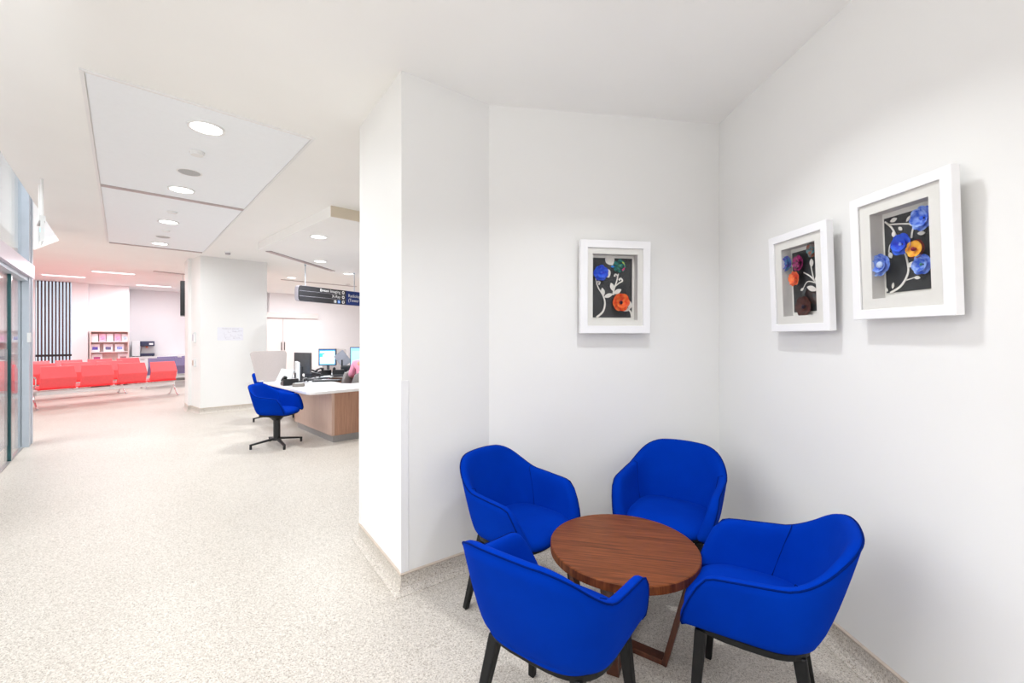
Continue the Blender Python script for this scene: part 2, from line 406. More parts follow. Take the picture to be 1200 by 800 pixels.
gbox('transom', -1.10, -.90, 2.0, 8.86, 2.30, 2.48, M_lilac, win)
gbox('door_track', -1.06, -.94, 2.0, 8.9, 2.25, 2.30, M_steelgrey, win)
gbox('pull_bracket', -.945, -.915, 8.63, 8.70, 1.42, 1.55, M_lightalu, win)
gbox('door_edge', -1.015, -.98, 7.80, 7.87, .0, 2.25, M_green, win)
gbox('floor_track', -1.02, -.98, 2.0, 8.66, 0, .006, M_plinth, win)
gbox('frosted_band', -1.012, -1.007, 5, 7.8, .2, 1.35, M_frost, win)

# ceiling access panel strip and slot diffusers (parts of the ceiling)
cpan = obj('ceiling_panel', B(-.16, 1.09, 3.53, 6.0, HC - .008, HC + .002), M_ceilpanel, ceiling)
obj('ceiling_panel', B(-.16, 1.09, 6.09, 9.60, HC - .008, HC + .002), M_ceilpanel, ceiling)
for a in ((-.185, -.165, 3.505, 9.62), (1.095, 1.115, 3.505, 9.62)):
    obj('panel_trim', B(*a, HC - .012, HC + .002), M_trimring, ceiling)
obj('panel_trim', B(-.165, 1.095, 3.505, 3.525, HC - .012, HC + .002), M_trimring, ceiling)
def slot(t0, s0, L, ang, wd, z, label):
    th = thing('slot_diffuser', label, 'air vent', (*W2(t0, s0), z), CA + ang)
    obj('backing', B(0, L, -wd / 2, wd / 2, -.008, 0), M_slot, th)
    for k in range(4):
        y = -wd / 2 + wd * (k + .5) / 4
        obj('blade', B(0, L, y - wd * .06, y + wd * .06, -.014, -.008), M_slotbar, th)
    return th
slot(-.16, 6.045, 1.25, 0, .085, HC - .0, 'long slotted air vent crossing the middle of the white ceiling panel strip')
slot(-.16, 9.66, 1.25, 0, .07, HC, 'long slotted air vent at the far end of the ceiling panel strip')
slot(1.80, 7.97, 2.15, math.atan2(2.61, 2.84), .10, LZ, 'slotted air vent along the far edge of the lowered reception ceiling')
slot(.55, 13.2, 2.2, .25, .06, HC, 'thin slotted air vent in the waiting area ceiling left of the column')
slot(3.2, 12.8, 2.2, .1, .06, HC, 'thin slotted air vent in the ceiling between column and hanging sign')

# ------------------------------------------------------------------ LIGHTS (fixtures and added fill)
def downlight(p, z, label, power, d=.20, group='round recessed downlights', color=(.955, .985, 1), spread=150):
    th = thing('downlight', label, 'ceiling light', (p[0], p[1], z), 0, group)
    bm = bmesh.new(); n = 28
    for (r0, z0, r1, z1) in ((d / 2 + .018, 0, d / 2 + .016, -.012), (d / 2 + .016, -.012, d / 2, -.010), (d / 2, -.010, d / 2 - .004, 0)):
        a = [bm.verts.new((r0 * math.cos(2 * math.pi * i / n), r0 * math.sin(2 * math.pi * i / n), z0)) for i in range(n)]
        b = [bm.verts.new((r1 * math.cos(2 * math.pi * i / n), r1 * math.sin(2 * math.pi * i / n), z1)) for i in range(n)]
        for i in range(n): bm.faces.new((a[i], a[(i + 1) % n], b[(i + 1) % n], b[i]))
    obj('trim_ring', bm, M_trimring, th, smooth=True)
    bm = bmesh.new(); cyl(bm, (0, 0), d / 2 - .003, -.006, -.001, n); obj('diffuser', bm, M_lamp, th)
    if power: l = area('downlight_lamp', (p[0], p[1], z - .02), d * .85, power, color, spread=spread)
    return th
for s_, l_ in ((3.85, 'large glowing downlight at the near end of the ceiling panel strip'), (5.65, 'downlight just before the middle slotted vent in the ceiling panel strip'),
               (7.36, 'downlight just past the middle slotted vent in the ceiling panel strip'), (9.17, 'downlight at the far end of the ceiling panel strip by its end vent')):
    downlight(W2(.46, s_), HC - .008, l_, P_DOWN * (.8 if s_ < 5 else 1.2), spread=175)
downlight((-2.77, 6.05), LZ, 'downlight nearest the tan bulkhead in the reception ceiling', P_REC)
downlight((-3.65, 8.04), LZ, 'downlight above the left part of the hanging black sign', P_REC)
downlight((-3.73, 9.63), LZ, 'downlight above the right part of the hanging sign near pillar', P_REC)
downlight(W2(4.0, 7.2), LZ, 'downlight over the reception desk hidden behind the pillar', P_REC)
downlight(W2(1.3, 12.9), HC, 'downlight in the waiting area ceiling above the hung black screen', P_DOWN)
downlight(W2(3.3, 12.2), HC, 'small downlight in far ceiling right of the column', P_REC)
# niche and near corridor: extra downlights added out of view as fill
downlight((.62, 1.80), HC, 'added downlight over the round table just above the frame', P_NICHE, spread=118)  # stands in for light bounced off the ceiling here
downlight((-1.2, 1.1), HC, 'added downlight in the near ceiling left of the alcove', 8, spread=118)
downlight((.3, -.9), HC, 'added downlight behind the camera', P_DOWN)
downlight((-2.2, -.6), HC, 'added downlight behind the camera towards the glass front', P_DOWN)

def linear_light(t, s, L, ang, label, power=P_PANEL, wd=.16, z=HC):
    th = thing('linear_light', label, 'ceiling light', (*W2(t, s), z), CA + ang, 'long flat ceiling lights')
    obj('housing', B(-L / 2 - .02, L / 2 + .02, -wd / 2 - .02, wd / 2 + .02, -.012, 0), M_trimring, th)
    obj('diffuser', B(-L / 2, L / 2, -wd / 2, wd / 2, -.018, -.012), M_tube, th)
    area('linear_lamp', (*W2(t, s), z - .03), L, power, (.97, .97, 1), 'RECTANGLE', wd, CA + ang)
linear_light(-.15, 14.15, .75, 0, 'long bright ceiling light above the red seats, nearer one')
linear_light(-1.1, 15.8, .75, 0, 'long bright ceiling light in front of the striped screen')
linear_light(.72, 17.0, .8, 0, 'long bright ceiling light above the coffee machine wall')
linear_light(4.6, 14.6, .8, 0, 'long bright ceiling light beyond the hanging sign', 110)
linear_light(-4.5, 14.6, 1.4, .1, 'long bright ceiling light at the far left behind glass')
area('void_fill', (*W2(-4.8, 5.5), 4.5), 6.0, P_VOID, (.97, .98, 1), 'RECTANGLE', 9.0, CA)  # added area light without a fitting, brightens the void and left side

def fill_window(n, p, ang, wd, z0, z1, power, bays):  # windows added out of view as broad fill for walls and ceiling
    o = bpy.data.objects.new('window_%d' % n, None); COL.objects.link(o); o.location = (*p, 0); o.rotation_euler = (0, 0, ang); o['kind'] = 'structure'
    for k in range(bays + 1): obj('mullion', B(-wd / 2 + wd * k / bays - .03, -wd / 2 + wd * k / bays + .03, .0, .06, z0, z1), M_lightalu, o)
    for z in (z0, z1): obj('frame_rail', B(-wd / 2, wd / 2, 0, .06, z - .03, z + .03), M_lightalu, o)
    x, y = p[0] - math.sin(ang) * .07, p[1] + math.cos(ang) * .07
    area('window_fill', (x, y, (z0 + z1) / 2), wd - .1, power, (.965, .995, 1), 'RECTANGLE', z1 - z0 - .1, rot=(R(90), 0, ang + math.pi), spread=175)
fill_window(3, W2(-4.2, -3.38), CA, 6.5, .3, 2.9, P_REAR, 6)
fill_window(4, W2(-8.98, 6.5), CA - R(90), 12, .3, 4.4, P_LEFT, 10)

def uplighter(p, label):  # added out of view to lift the ceiling brightness
    t = thing('fill_uplighter', label, 'fill lamp', (*p, 0)); bm = bmesh.new(); cyl(bm, (0, 0), .14, 0, .02, 24); obj('base', bm, M_steelgrey, t)
    bm = bmesh.new(); cyl(bm, (0, 0), .014, .02, 1.78, 12); obj('pole', bm, M_steelgrey, t)
    bm = bmesh.new(); n = 24; A = [[bm.verts.new((r * math.cos(2 * math.pi * i / n), r * math.sin(2 * math.pi * i / n), z)) for i in range(n)] for r, z in ((.03, 1.76), (.17, 1.86), (.165, 1.86), (.03, 1.775))]
    for a, b in zip(A, A[1:]):
        for i in range(n): bm.faces.new((a[i], a[(i + 1) % n], b[(i + 1) % n], b[i]))
    obj('lamp_shade', bm, M_steelgrey, t)
    area('fill_uplight', (*p, 1.87), .28, P_UP, (.98, .99, 1), spread=170, rot=(R(180), 0, 0))
uplighter((-1.2, -1.1), 'added fill uplighter behind the camera in the corridor'); uplighter((1.1, -1.6), 'added fill uplighter behind the camera by the right wall'); uplighter((-3.0, 0.2), 'added fill uplighter standing left of the camera')

def puck(px, py, z, r, h, name, label, cat, m):
    Y = (z - CH) * FPX / (HY - py); X = (px - 600) / FPX * Y
    th = thing(name, label, cat, (X, Y, z))
    bm = bmesh.new(); cyl(bm, (0, 0), r, -h * .4, 0, 24); obj('base_ring', bm, M_trimring, th)
    bm = bmesh.new(); cyl(bm, (0, 0), r * .8, -h, -h * .4, 24, r * .86); obj('face', bm, m, th)
puck(231, 178, HC - .008, .055, .03, 'smoke_detector', 'small round white detector between the two nearest ceiling downlights', 'smoke detector', M_trimring)
puck(222, 202, HC - .008, .10, .006, 'ceiling_speaker', 'grey round ceiling speaker next to the second downlight', 'speaker', M_speaker)
puck(202, 248, HC - .008, .055, .02, 'smoke_detector', 'small round white detector just past the middle slotted vent', 'smoke detector', M_trimring)
puck(194.5, 270, HC - .008, .05, .02, 'smoke_detector', 'small round white detector before the last ceiling panel downlight', 'smoke detector', M_trimring)
puck(191, 277.5, HC - .008, .10, .006, 'ceiling_speaker', 'grey round ceiling speaker beside the farthest panel downlight', 'speaker', M_speaker)
puck(267, 295, HC, .05, .05, 'ceiling_sensor', 'small grey dome sensor on the ceiling in front of the column', 'sensor', M_speaker)
puck(408, 333, HC, .07, .03, 'smoke_detector', 'pale round detector beyond the right end of the reception ceiling', 'smoke detector', M_trimring)

# ------------------------------------------------------------------ ARMCHAIR
def resample(pts, n):
    d = [0]
    for a, b in zip(pts, pts[1:]): d.append(d[-1] + math.dist(a, b))
    out = []; j = 0
    for i in range(n):
        x = d[-1] * i / (n - 1)
        while j < len(d) - 2 and d[j + 1] < x: j += 1
        k = (x - d[j]) / max(1e-9, d[j + 1] - d[j])
        out.append(tuple(pts[j][q] + (pts[j + 1][q] - pts[j][q]) * k for q in range(2)))
    return out
def plan(Wd, Bk, Fr, n, yc=-.02, e=2.7):
    half = []
    for i in range(61):
        a = math.pi / 2 * i / 60
        half.append((Wd * math.sin(a) ** (2 / e), yc - (Bk + yc) * math.cos(a) ** (2 / e)))
    half.append((Wd, Fr)); h = resample(half, n)
    return [(-x, y) for x, y in h[::-1]][:-1] + h
def sstep(a, b, x):
    k = min(1, max(0, (x - a) / (b - a))); return k * k * (3 - 2 * k)
NH = 26
def shell_meshes():
    n = NH; N = 2 * n - 1
    ZB = .42
    rows = [(0, .225, .165, .222), (.04, .250, .198, .236), (.15, .262, .222, .238), (.4, .273, .256, .226), (.7, .284, .290, .205), (1, .293, .320, .178)]
    plans = [plan(r[1], r[2], r[3], n) for r in rows]
    top = []
    for i in range(N):
        a = abs(i - (n - 1)) / (n - 1)
        z = .815 - .010 * min(1, a / .25) ** 2 - .118 * sstep(.20, .62, a) - .045 * max(0, a - .35) / .65
        if a > .90: q = (a - .90) / .10; z -= .040 * (1 - math.sqrt(max(0, 1 - q * q)))
        top.append(z)
    def P(r, i, extra=0):
        h = rows[r][0]; x, y = plans[r][i]; return Vector((x, y, ZB + (top[i] - ZB) * h + extra))
    def inward(r, i):
        a = P(r, max(0, i - 1)); b = P(r, min(N - 1, i + 1)); d = (b - a); d.z = 0; d.normalize(); return Vector((-d.y, d.x, 0))
    bm = bmesh.new(); rings = []
    for i in range(N):
        ring = [P(r, i) for r in range(6)]
        ni = inward(5, i); nv = ni
        th = .046
        t = P(5, i)
        ring.append(t + ni * th * .5 + Vector((0, 0, .007)))
        ring.append(t + ni * th + Vector((0, 0, -.004)))
        for r, k in ((4, 1.1), (3, 1.25), (2, 1.45)):
            ring.append(P(r, i) + inward(r, i) * th * k)
        ring.append(Vector((*((P(2, i) + inward(2, i) * th * 1.5).xy), .44)))
        rings.append([bm.verts.new(v) for v in ring])
    k = len(rings[0])
    for i in range(N - 1):
        for j in range(k - 1): bm.faces.new((rings[i][j], rings[i][j + 1], rings[i + 1][j + 1], rings[i + 1][j]))
        bm.faces.new((rings[i][k - 1], rings[i][0], rings[i + 1][0], rings[i + 1][k - 1]))
    # rounded arm fronts
    for i, sgn in ((0, 1), (N - 1, -1)):
        R_ = rings[i]; cen = []
        for j in range(6):
            a = R_[j].co; b = R_[k - 1 - j if j else k - 1].co if j < 6 else a
            cen.append(bm.verts.new((a + b) / 2 + Vector((0, .016, 0))))
        for j in range(5):
            ja, jb = j, j + 1; ia, ib = k - 1 - j, k - 2 - j
            f1 = (R_[ja], R_[jb], cen[jb], cen[ja]); f2 = (cen[ja], cen[jb], R_[ib], R_[ia])
            for f in (f1, f2): bm.faces.new(f if sgn > 0 else f[::-1])
        bm.faces.new((R_[5], R_[6], cen[5])); 
        bm.faces.new((R_[0], cen[0], R_[k - 1]))
    cl = bm.edges.layers.float.new('crease_edge')
    for i in range(N - 1):
        for e in rings[i][5].link_edges:
            if e.other_vert(rings[i][5]) is rings[i + 1][5]: e[cl] = .75
    for i in (0, N - 1):
        for j in range(5):
            for e in rings[i][j].link_edges:
                if e.other_vert(rings[i][j]) is rings[i][j + 1]: e[cl] = .75
    me = bpy.data.meshes.new('shell'); bmesh.ops.recalc_face_normals(bm, faces=bm.faces); bm.to_mesh(me); bm.free()
    # piping: outer top edge and down both arm fronts
    pts = [P(r, 0) + inward(r, 0) * .002 + Vector((0, .0005, 0)) for r in range(0, 5)] + [P(5, i) + inward(5, i) * .0022 + Vector((0, 0, -.0005)) for i in range(N)] + [P(r, N - 1) + inward(r, N - 1) * .002 + Vector((0, .0005, 0)) for r in range(4, -1, -1)]
    bp = TB(pts, .0034, 6); mp = bpy.data.meshes.new('piping'); bp.to_mesh(mp); bp.free()
    # side seams inside
    MS = []
    for sgn in (-1, 1):
        bs = bmesh.new()
        i = n - 1 + sgn * int(.56 * (n - 1)); pp = []
        for r in (2, 3, 4, 5): pp.append(P(r, i) + inward(r, i) * (.046 * {2: 1.45, 3: 1.25, 4: 1.1, 5: 1.0}[r] + .0005))
        pp.append(P(5, i) + inward(5, i) * .023 + Vector((0, 0, .0065))); tube(bs, pp, .0016, 5)
        ms = bpy.data.meshes.new('seam'); bs.to_mesh(ms); bs.free(); MS.append(ms)
    return me, mp, MS
def superell(rx, y0, y1, n, e=3.2):
    cy = (y0 + y1) / 2; ry = (y1 - y0) / 2; out = []
    for i in range(n):
        a = 2 * math.pi * i / n; c, s = math.cos(a), math.sin(a)
        out.append((rx * math.copysign(abs(c) ** (2 / e), c), cy + ry * math.copysign(abs(s) ** (2 / e), s)))
    return out
def cushion_mesh():
    bm = bmesh.new(); n = 48; rings = []
    prof = [(.10, .493), (.35, .492), (.62, .488), (.84, .480), (.95, .468), (1.0, .447), (.985, .428), (.93, .418)]
    base = superell(.238, -.20, .262, n)
    for k, z in prof:
        rings.append([bm.verts.new((x * k, .012 + (y - .012) * k, z - (.012 * sstep(.1, .28, y) if k > .8 else 0))) for x, y in base])
    for a, b in zip(rings, rings[1:]):
        for i in range(n): bm.faces.new((a[i], a[(i + 1) % n], b[(i + 1) % n], b[i]))
    bm.faces.new(rings[0]); bm.faces.new(rings[-1][::-1])
    me = bpy.data.meshes.new('seat_cushion'); bmesh.ops.recalc_face_normals(bm, faces=bm.faces); bm.to_mesh(me); bm.free(); return me
SHELL, PIPING, SEAM = shell_meshes(); CUSH = cushion_mesh()
def shell_parts(t, z_off=0):
    sh = obj('shell', SHELL.copy(), M_blue, t, smooth=True, subsurf=1); sh.location.z = z_off
    obj('piping', PIPING.copy(), M_bluepipe, sh, smooth=True); [obj('seam', q.copy(), M_bluepipe, sh, smooth=True) for q in SEAM]
    c = obj('seat_cushion', CUSH.copy(), M_blue, t, smooth=True, subsurf=1); c.location.z = z_off
    bm = bmesh.new(); prism(bm, superell(.236, -.175, .238, 40), .398, .422); u = obj('under_frame', bm, M_blackleg, t, bevel=.004); u.location.z = z_off
def make_armchair():
    t = thing('tub_armchair', '', 'chair', group='royal blue tub armchairs around the round table')
    shell_parts(t)
    for sx in (-1, 1):
        for sy, yy in ((1, .205), (-1, -.195)):
            bm = bmesh.new()
            bar(bm, (sx * (.197 if sy > 0 else .168), yy - (.028 if sy > 0 else -.065), .402), (sx * .236, yy, 0), .044, .042, .66)
            obj('leg', bm, M_blackleg, t, bevel=.006)
    return t
ch = make_armchair()
def facing(fx, fy): return math.atan2(fy, fx) - math.pi / 2
spots = [((.045, 2.39), (.77, -.635), 'royal blue tub armchair in the left of the alcove, behind the table'),
         ((.945, 2.52), (-.58, -.81), 'royal blue tub armchair in the alcove corner under the small framed pictures'),
         ((.155, 1.565), (.60, .80), 'royal blue tub armchair nearest the camera, its back turned to us'),
         ((.967, 1.665), (-.85, .53), 'royal blue tub armchair at the right wall, turned sideways to the table')]
for i, (p, f, l) in enumerate(spots):
    c = ch if i == 0 else copy_tree(ch)
    c.location = (p[0], p[1], 0); c.rotation_euler = (0, 0, facing(*f)); c['label'] = l

# swivel visitor chairs
def make_swivel():
    t = thing('swivel_armchair', '', 'chair', group='royal blue swivel armchairs at the reception desk')
    shell_parts(t, .03)
    bm = bmesh.new(); cyl(bm, (0, 0), .044, .09, .41, 20); cyl(bm, (0, 0), .05, .35, .41, 20, .11); obj('column', bm, M_black, t)
    bm = bmesh.new(); cyl(bm, (0, 0), .055, .075, .12, 20, .04); obj('hub', bm, M_black, t)
    for k in range(4):
        a = math.pi / 4 + k * math.pi / 2; c, s = math.cos(a), math.sin(a); bm = bmesh.new()
        bar(bm, (c * .03, s * .03, .098), (c * .33, s * .33, .055), .045, .028, .7, side=(-s, c, 0)); l = obj('base_arm', bm, M_black, t, bevel=.004)
        bm = bmesh.new(); cyl(bm, (c * .315, s * .315), .016, 0, .055, 12); obj('foot', bm, M_black, l)
    return t
sw = make_swivel(); sw.location = (-3.24, 5.82, 0); sw.rotation_euler = (0, 0, facing(1, 0)); sw['label'] = 'blue swivel armchair on a black four-star base in front of the reception desk'
c = copy_tree(sw); c.location = (*W2(2.01, 8.5), 0); c.rotation_euler = (0, 0, facing(1, -.1)); c['label'] = 'blue swivel armchair half hidden behind the nearer one, below the beige divider'

# ------------------------------------------------------------------ ROUND TABLE
t = thing('round_table', 'low round walnut table with crossed sled base between four blue armchairs', 'table', (.54, 2.057, 0))
bm = bmesh.new(); n = 96; r = .351; prof = [(r - .012, .448), (r, .452), (r, .486), (r - .002, .4885), (r - .006, .49)]
rings = [[bm.verts.new((a * math.cos(2 * math.pi * i / n), a * math.sin(2 * math.pi * i / n), z)) for i in range(n)] for a, z in prof]
bm.faces.new(rings[0][::-1]); bm.faces.new(rings[-1])
for a, b in zip(rings, rings[1:]):
    for i in range(n): bm.faces.new((a[i], a[(i + 1) % n], b[(i + 1) % n], b[i]))
top = obj('tabletop', bm, M_walnut, t); top.rotation_euler = (0, 0, R(-12))
for k, (dx, dy) in enumerate(((.16, -.11), (-.10, -.20))):
    d = Vector((dx, dy, 0)).normalized(); s = Vector((-d.y, d.x, 0)); rb = .20; rt = .315; z0 = 0 if k == 0 else .0
    bm = bmesh.new(); bar(bm, tuple(-d * rb) if 0 else (-d.x * rb, -d.y * rb, .0125), (d.x * rb, d.y * rb, .0125), .055, .025, side=tuple(s))
    obj('floor_bar', bm, M_walnutleg, t, bevel=.002)
    for q in (1, -1):
        bm = bmesh.new(); bar(bm, (q * d.x * rb, q * d.y * rb, 0.0), (q * d.x * rt, q * d.y * rt, .449), .055, .024, side=tuple(s)); obj('leg', bm, M_walnutleg, t, bevel=.002)
    bm = bmesh.new(); bar(bm, (-d.x * rt, -d.y * rt, .438), (d.x * rt, d.y * rt, .438), .055, .02, side=tuple(s)); obj('top_rail', bm, M_walnutleg, t)

# ------------------------------------------------------------------ FRAMED PICTURES
PM = {}
def petalmat(name, c1, c2):
    if name in PM: return PM[name]
    m = mat('petal_' + name, c1, .7); nt = m.node_tree; b = nt.nodes['Principled BSDF']
    tc = nt.nodes.new('ShaderNodeTexCoord'); n = nt.nodes.new('ShaderNodeTexNoise'); n.inputs['Scale'].default_value = 45; n.inputs['Detail'].default_value = 3
    nt.links.new(tc.outputs['Object'], n.inputs[0]); r = nt.nodes.new('ShaderNodeValToRGB'); r.color_ramp.elements[0].position = .38; r.color_ramp.elements[1].position = .62
    r.color_ramp.elements[0].color = (*c1, 1); r.color_ramp.elements[1].color = (*c2, 1)
    nt.links.new(n.outputs[0], r.inputs[0]); nt.links.new(r.outputs[0], b.inputs['Base Color']); PM[name] = m; return m
M_stem = mat('white_paper', (.82, .80, .75), .8, noise=(60, .05))
def flower(parent, x, z, y, r, m, mc, n=7, rc=.25, seed=0, layers=2):
    rnd = random.Random(seed); bm = bmesh.new()
    for L in range(layers):
        rr = r * (1 - .30 * L)
        for k in range(n):
            a = 2 * math.pi * (k + .5 * L) / n + rnd.uniform(-.12, .12); w_ = rr * 3.3 / n * rnd.uniform(.95, 1.15); ln = rr * rnd.uniform(.95, 1.05)
            ca, sa = math.cos(a), math.sin(a); nu = 4; prev = None; grid = []
            for i in range(nu + 1):
                u = i / nu; rad = ln * (.12 + .88 * u); hw = w_ * (.25 + .75 * math.sin(math.pi * min(.5, .08 + .55 * u))) * (1 - .18 * (u > .95))
                row = []
                for v in (-1, -.5, 0, .5, 1):
                    yy = y + .004 + .004 * L + (.25 + .12 * L) * r * u * u + (.06 * r * (1 - v * v)) * u
                    rad2 = rad - .20 * ln * abs(v) ** 2.2 * u
                    row.append(bm.verts.new((x + ca * rad2 - sa * hw * v, yy + rnd.uniform(-.001, .001), z + sa * rad2 + ca * hw * v)))
                grid.append(row)
            for i in range(nu):
                for j in range(4): bm.faces.new((grid[i][j], grid[i][j + 1], grid[i + 1][j + 1], grid[i + 1][j]))
    f = obj('flower', bm, m, parent, smooth=True)
    bm = bmesh.new(); q = bmesh.ops.create_icosphere(bm, subdivisions=2, radius=r * rc); bmesh.ops.scale(bm, vec=(1, .5, 1), verts=q['verts']); bmesh.ops.translate(bm, vec=(x, y + .012 + .12 * r, z), verts=q['verts'])
    obj('flower_centre', bm, mc, f, smooth=True)
def bez(pts, n=10):
    out = []; P = [pts[0]] + list(pts) + [pts[-1]]
    for i in range(1, len(P) - 2):
        for k in range(n):
            t_ = k / n; q = []
            for c in (0, 1):
                a, b, c_, d = P[i - 1][c], P[i][c], P[i + 1][c], P[i + 2][c]
                q.append(.5 * (2 * b + (c_ - a) * t_ + (2 * a - 5 * b + 4 * c_ - d) * t_ * t_ + (3 * b - a - 3 * c_ + d) * t_ ** 3))
            out.append(tuple(q))
    out.append(tuple(pts[-1])); return out
def stem(parent, pts, y, w0, w1):
    P = bez(pts); bm = bmesh.new(); m = len(P); L = []; Rr = []
    for i, p in enumerate(P):
        a = P[max(0, i - 1)]; b = P[min(m - 1, i + 1)]; dx, dz = b[0] - a[0], b[1] - a[1]; l = math.hypot(dx, dz) or 1
        w_ = w0 + (w1 - w0) * i / (m - 1); nx, nz = -dz / l * w_ / 2, dx / l * w_ / 2
        L.append((bm.verts.new((p[0] + nx, y, p[1] + nz)), bm.verts.new((p[0] + nx, y + .002, p[1] + nz)), bm.verts.new((p[0] - nx, y + .002, p[1] - nz)), bm.verts.new((p[0] - nx, y, p[1] - nz))))
    for a, b in zip(L, L[1:]):
        for k in range(4): bm.faces.new((a[k], a[(k + 1) % 4], b[(k + 1) % 4], b[k]))
    bm.faces.new(L[0]); bm.faces.new(L[-1][::-1]); return obj('stem', bm, M_stem, parent)
def leaf(parent, x, z, y, ln, wd, ang, m=None):
    bm = bmesh.new(); top_ = []; bot = []; n = 8
    for i in range(n + 1):
        u = i / n; hw = wd / 2 * math.sin(math.pi * u) ** .8; top_.append((u * ln, hw)); 
        if 0 < i < n: bot.append((u * ln, -hw))
    pts = top_ + bot[::-1]; ca, sa = math.cos(ang), math.sin(ang)
    P = [(x + a * ca - b * sa, z + a * sa + b * ca) for a, b in pts]
    A = [bm.verts.new((p[0], y + .003, p[1])) for p in P]; Bq = [bm.verts.new((p[0], y + .0045, p[1])) for p in P]
    bm.faces.new(A); bm.faces.new(Bq[::-1]); k = len(P)
    for i in range(k): bm.faces.new((A[i], A[(i + 1) % k], Bq[(i + 1) % k], Bq[i]))
    return obj('leaf', bm, m or M_stem, parent)
def ring_plate(bm, w0, h0, w1, h1, y0, y1, bev=0, cz=0):
    """rectangular ring w0 x h0 outside, w1 x h1 inside between y0 and y1"""
    q = []
    for y in (y0, y1):
        for w_, h_ in ((w0, h0), (w1, h1)): q.append([bm.verts.new((sx * w_ / 2, y, sz * h_ / 2)) for sx, sz in ((-1, -1), (1, -1), (1, 1), (-1, 1))])
    ob, ib, of, if_ = q
    for i in range(4):
        j = (i + 1) % 4
        bm.faces.new((of[i], of[j], if_[j], if_[i])); bm.faces.new((ob[i], ib[i], ib[j], ob[j])); bm.faces.new((ob[i], ob[j], of[j], of[i])); bm.faces.new((ib[i], if_[i], if_[j], ib[j]))
def picture(label, centre, rotz, w_, h_, ow, oh, cw, chh, tilt, art, D=.062, mo=.052, cx=0, ocz=0):
    """local: x to the viewer's left (mirrored below), y out of wall, z up, origin at wall, centre of frame"""
    t = thing('framed_picture', label, 'picture', centre, rotz, 'white framed paper flower pictures'); t.rotation_euler = (R(-tilt), 0, rotz)
    bm = bmesh.new(); ring_plate(bm, w_, h_, w_ - 2 * mo, h_ - 2 * mo, 0, D); obj('frame', bm, M_white, t, bevel=.0025)
    bm = bmesh.new(); ring_plate(bm, w_ - 2 * mo + .002, h_ - 2 * mo + .002, ow, oh, D - .014, D - .010); obj('mat_board', bm, M_mat, t)
    bk = D - .069
    bm = bmesh.new(); ring_plate(bm, ow + .01, oh + .01, ow, oh, bk, D - .014); obj('box_side', bm, M_boxin, t)
    obj('backing', B(-ow / 2 - .003, ow / 2 + .003, bk - .002, bk + .002, -oh / 2 - .003, oh / 2 + .003), M_mat, t)
    card = obj('black_card', B(-cw / 2, cw / 2, bk + .002, bk + .006, -chh / 2, chh / 2), M_card, t); card['label'] = 'black card behind the flowers'
    def U(u, v): return (cw / 2 - u * cw, chh / 2 - v * chh)    # u from the viewer's left, v from the top
    art(t, U, cw, bk + .006)
    obj('glass_pane', B(-w_ / 2 + mo, w_ / 2 - mo, D - .009, D - .007, -h_ / 2 + mo, h_ / 2 - mo), M_pane, t)
    return t
C_blue = petalmat('blue', (.01, .04, .62), (.03, .16, .85)); C_light = petalmat('light_blue', (.03, .12, .65), (.35, .52, .95)); C_orange = petalmat('orange', (.85, .06, .01), (.95, .25, .05))
C_yellow = petalmat('yellow', (.9, .30, .01), (.98, .55, .05)); C_multi = petalmat('mixed', (.01, .02, .03), (.02, .35, .30)); C_purple = petalmat('violet', (.10, .03, .45), (.03, .30, .45))
C_mag = petalmat('magenta', (.02, .01, .02), (.55, .02, .22)); C_brown = petalmat('teal_brown', (.30, .08, .04), (.05, .25, .28)); C_dk = mat('dark_centre', (.02, .008, .03), .6, noise=(90, .3)); C_wh = mat('pale_centre', (.6, .7, .95), .6, noise=(90, .2)); C_rd = mat('deep_red_centre', (.25, .01, .03), .6, noise=(90, .2)); C_maroon = petalmat('maroon', (.10, .005, .01), (.3, .03, .02))
C_grn = mat('green_centre', (.03, .2, .12), .6, noise=(90, .2)); C_darkleaf = mat('dark_paper', (.07, .075, .08), .6, noise=(50, .1)); C_reflect = petalmat('red_reflection', (.05, .012, .008), (.09, .02, .015))
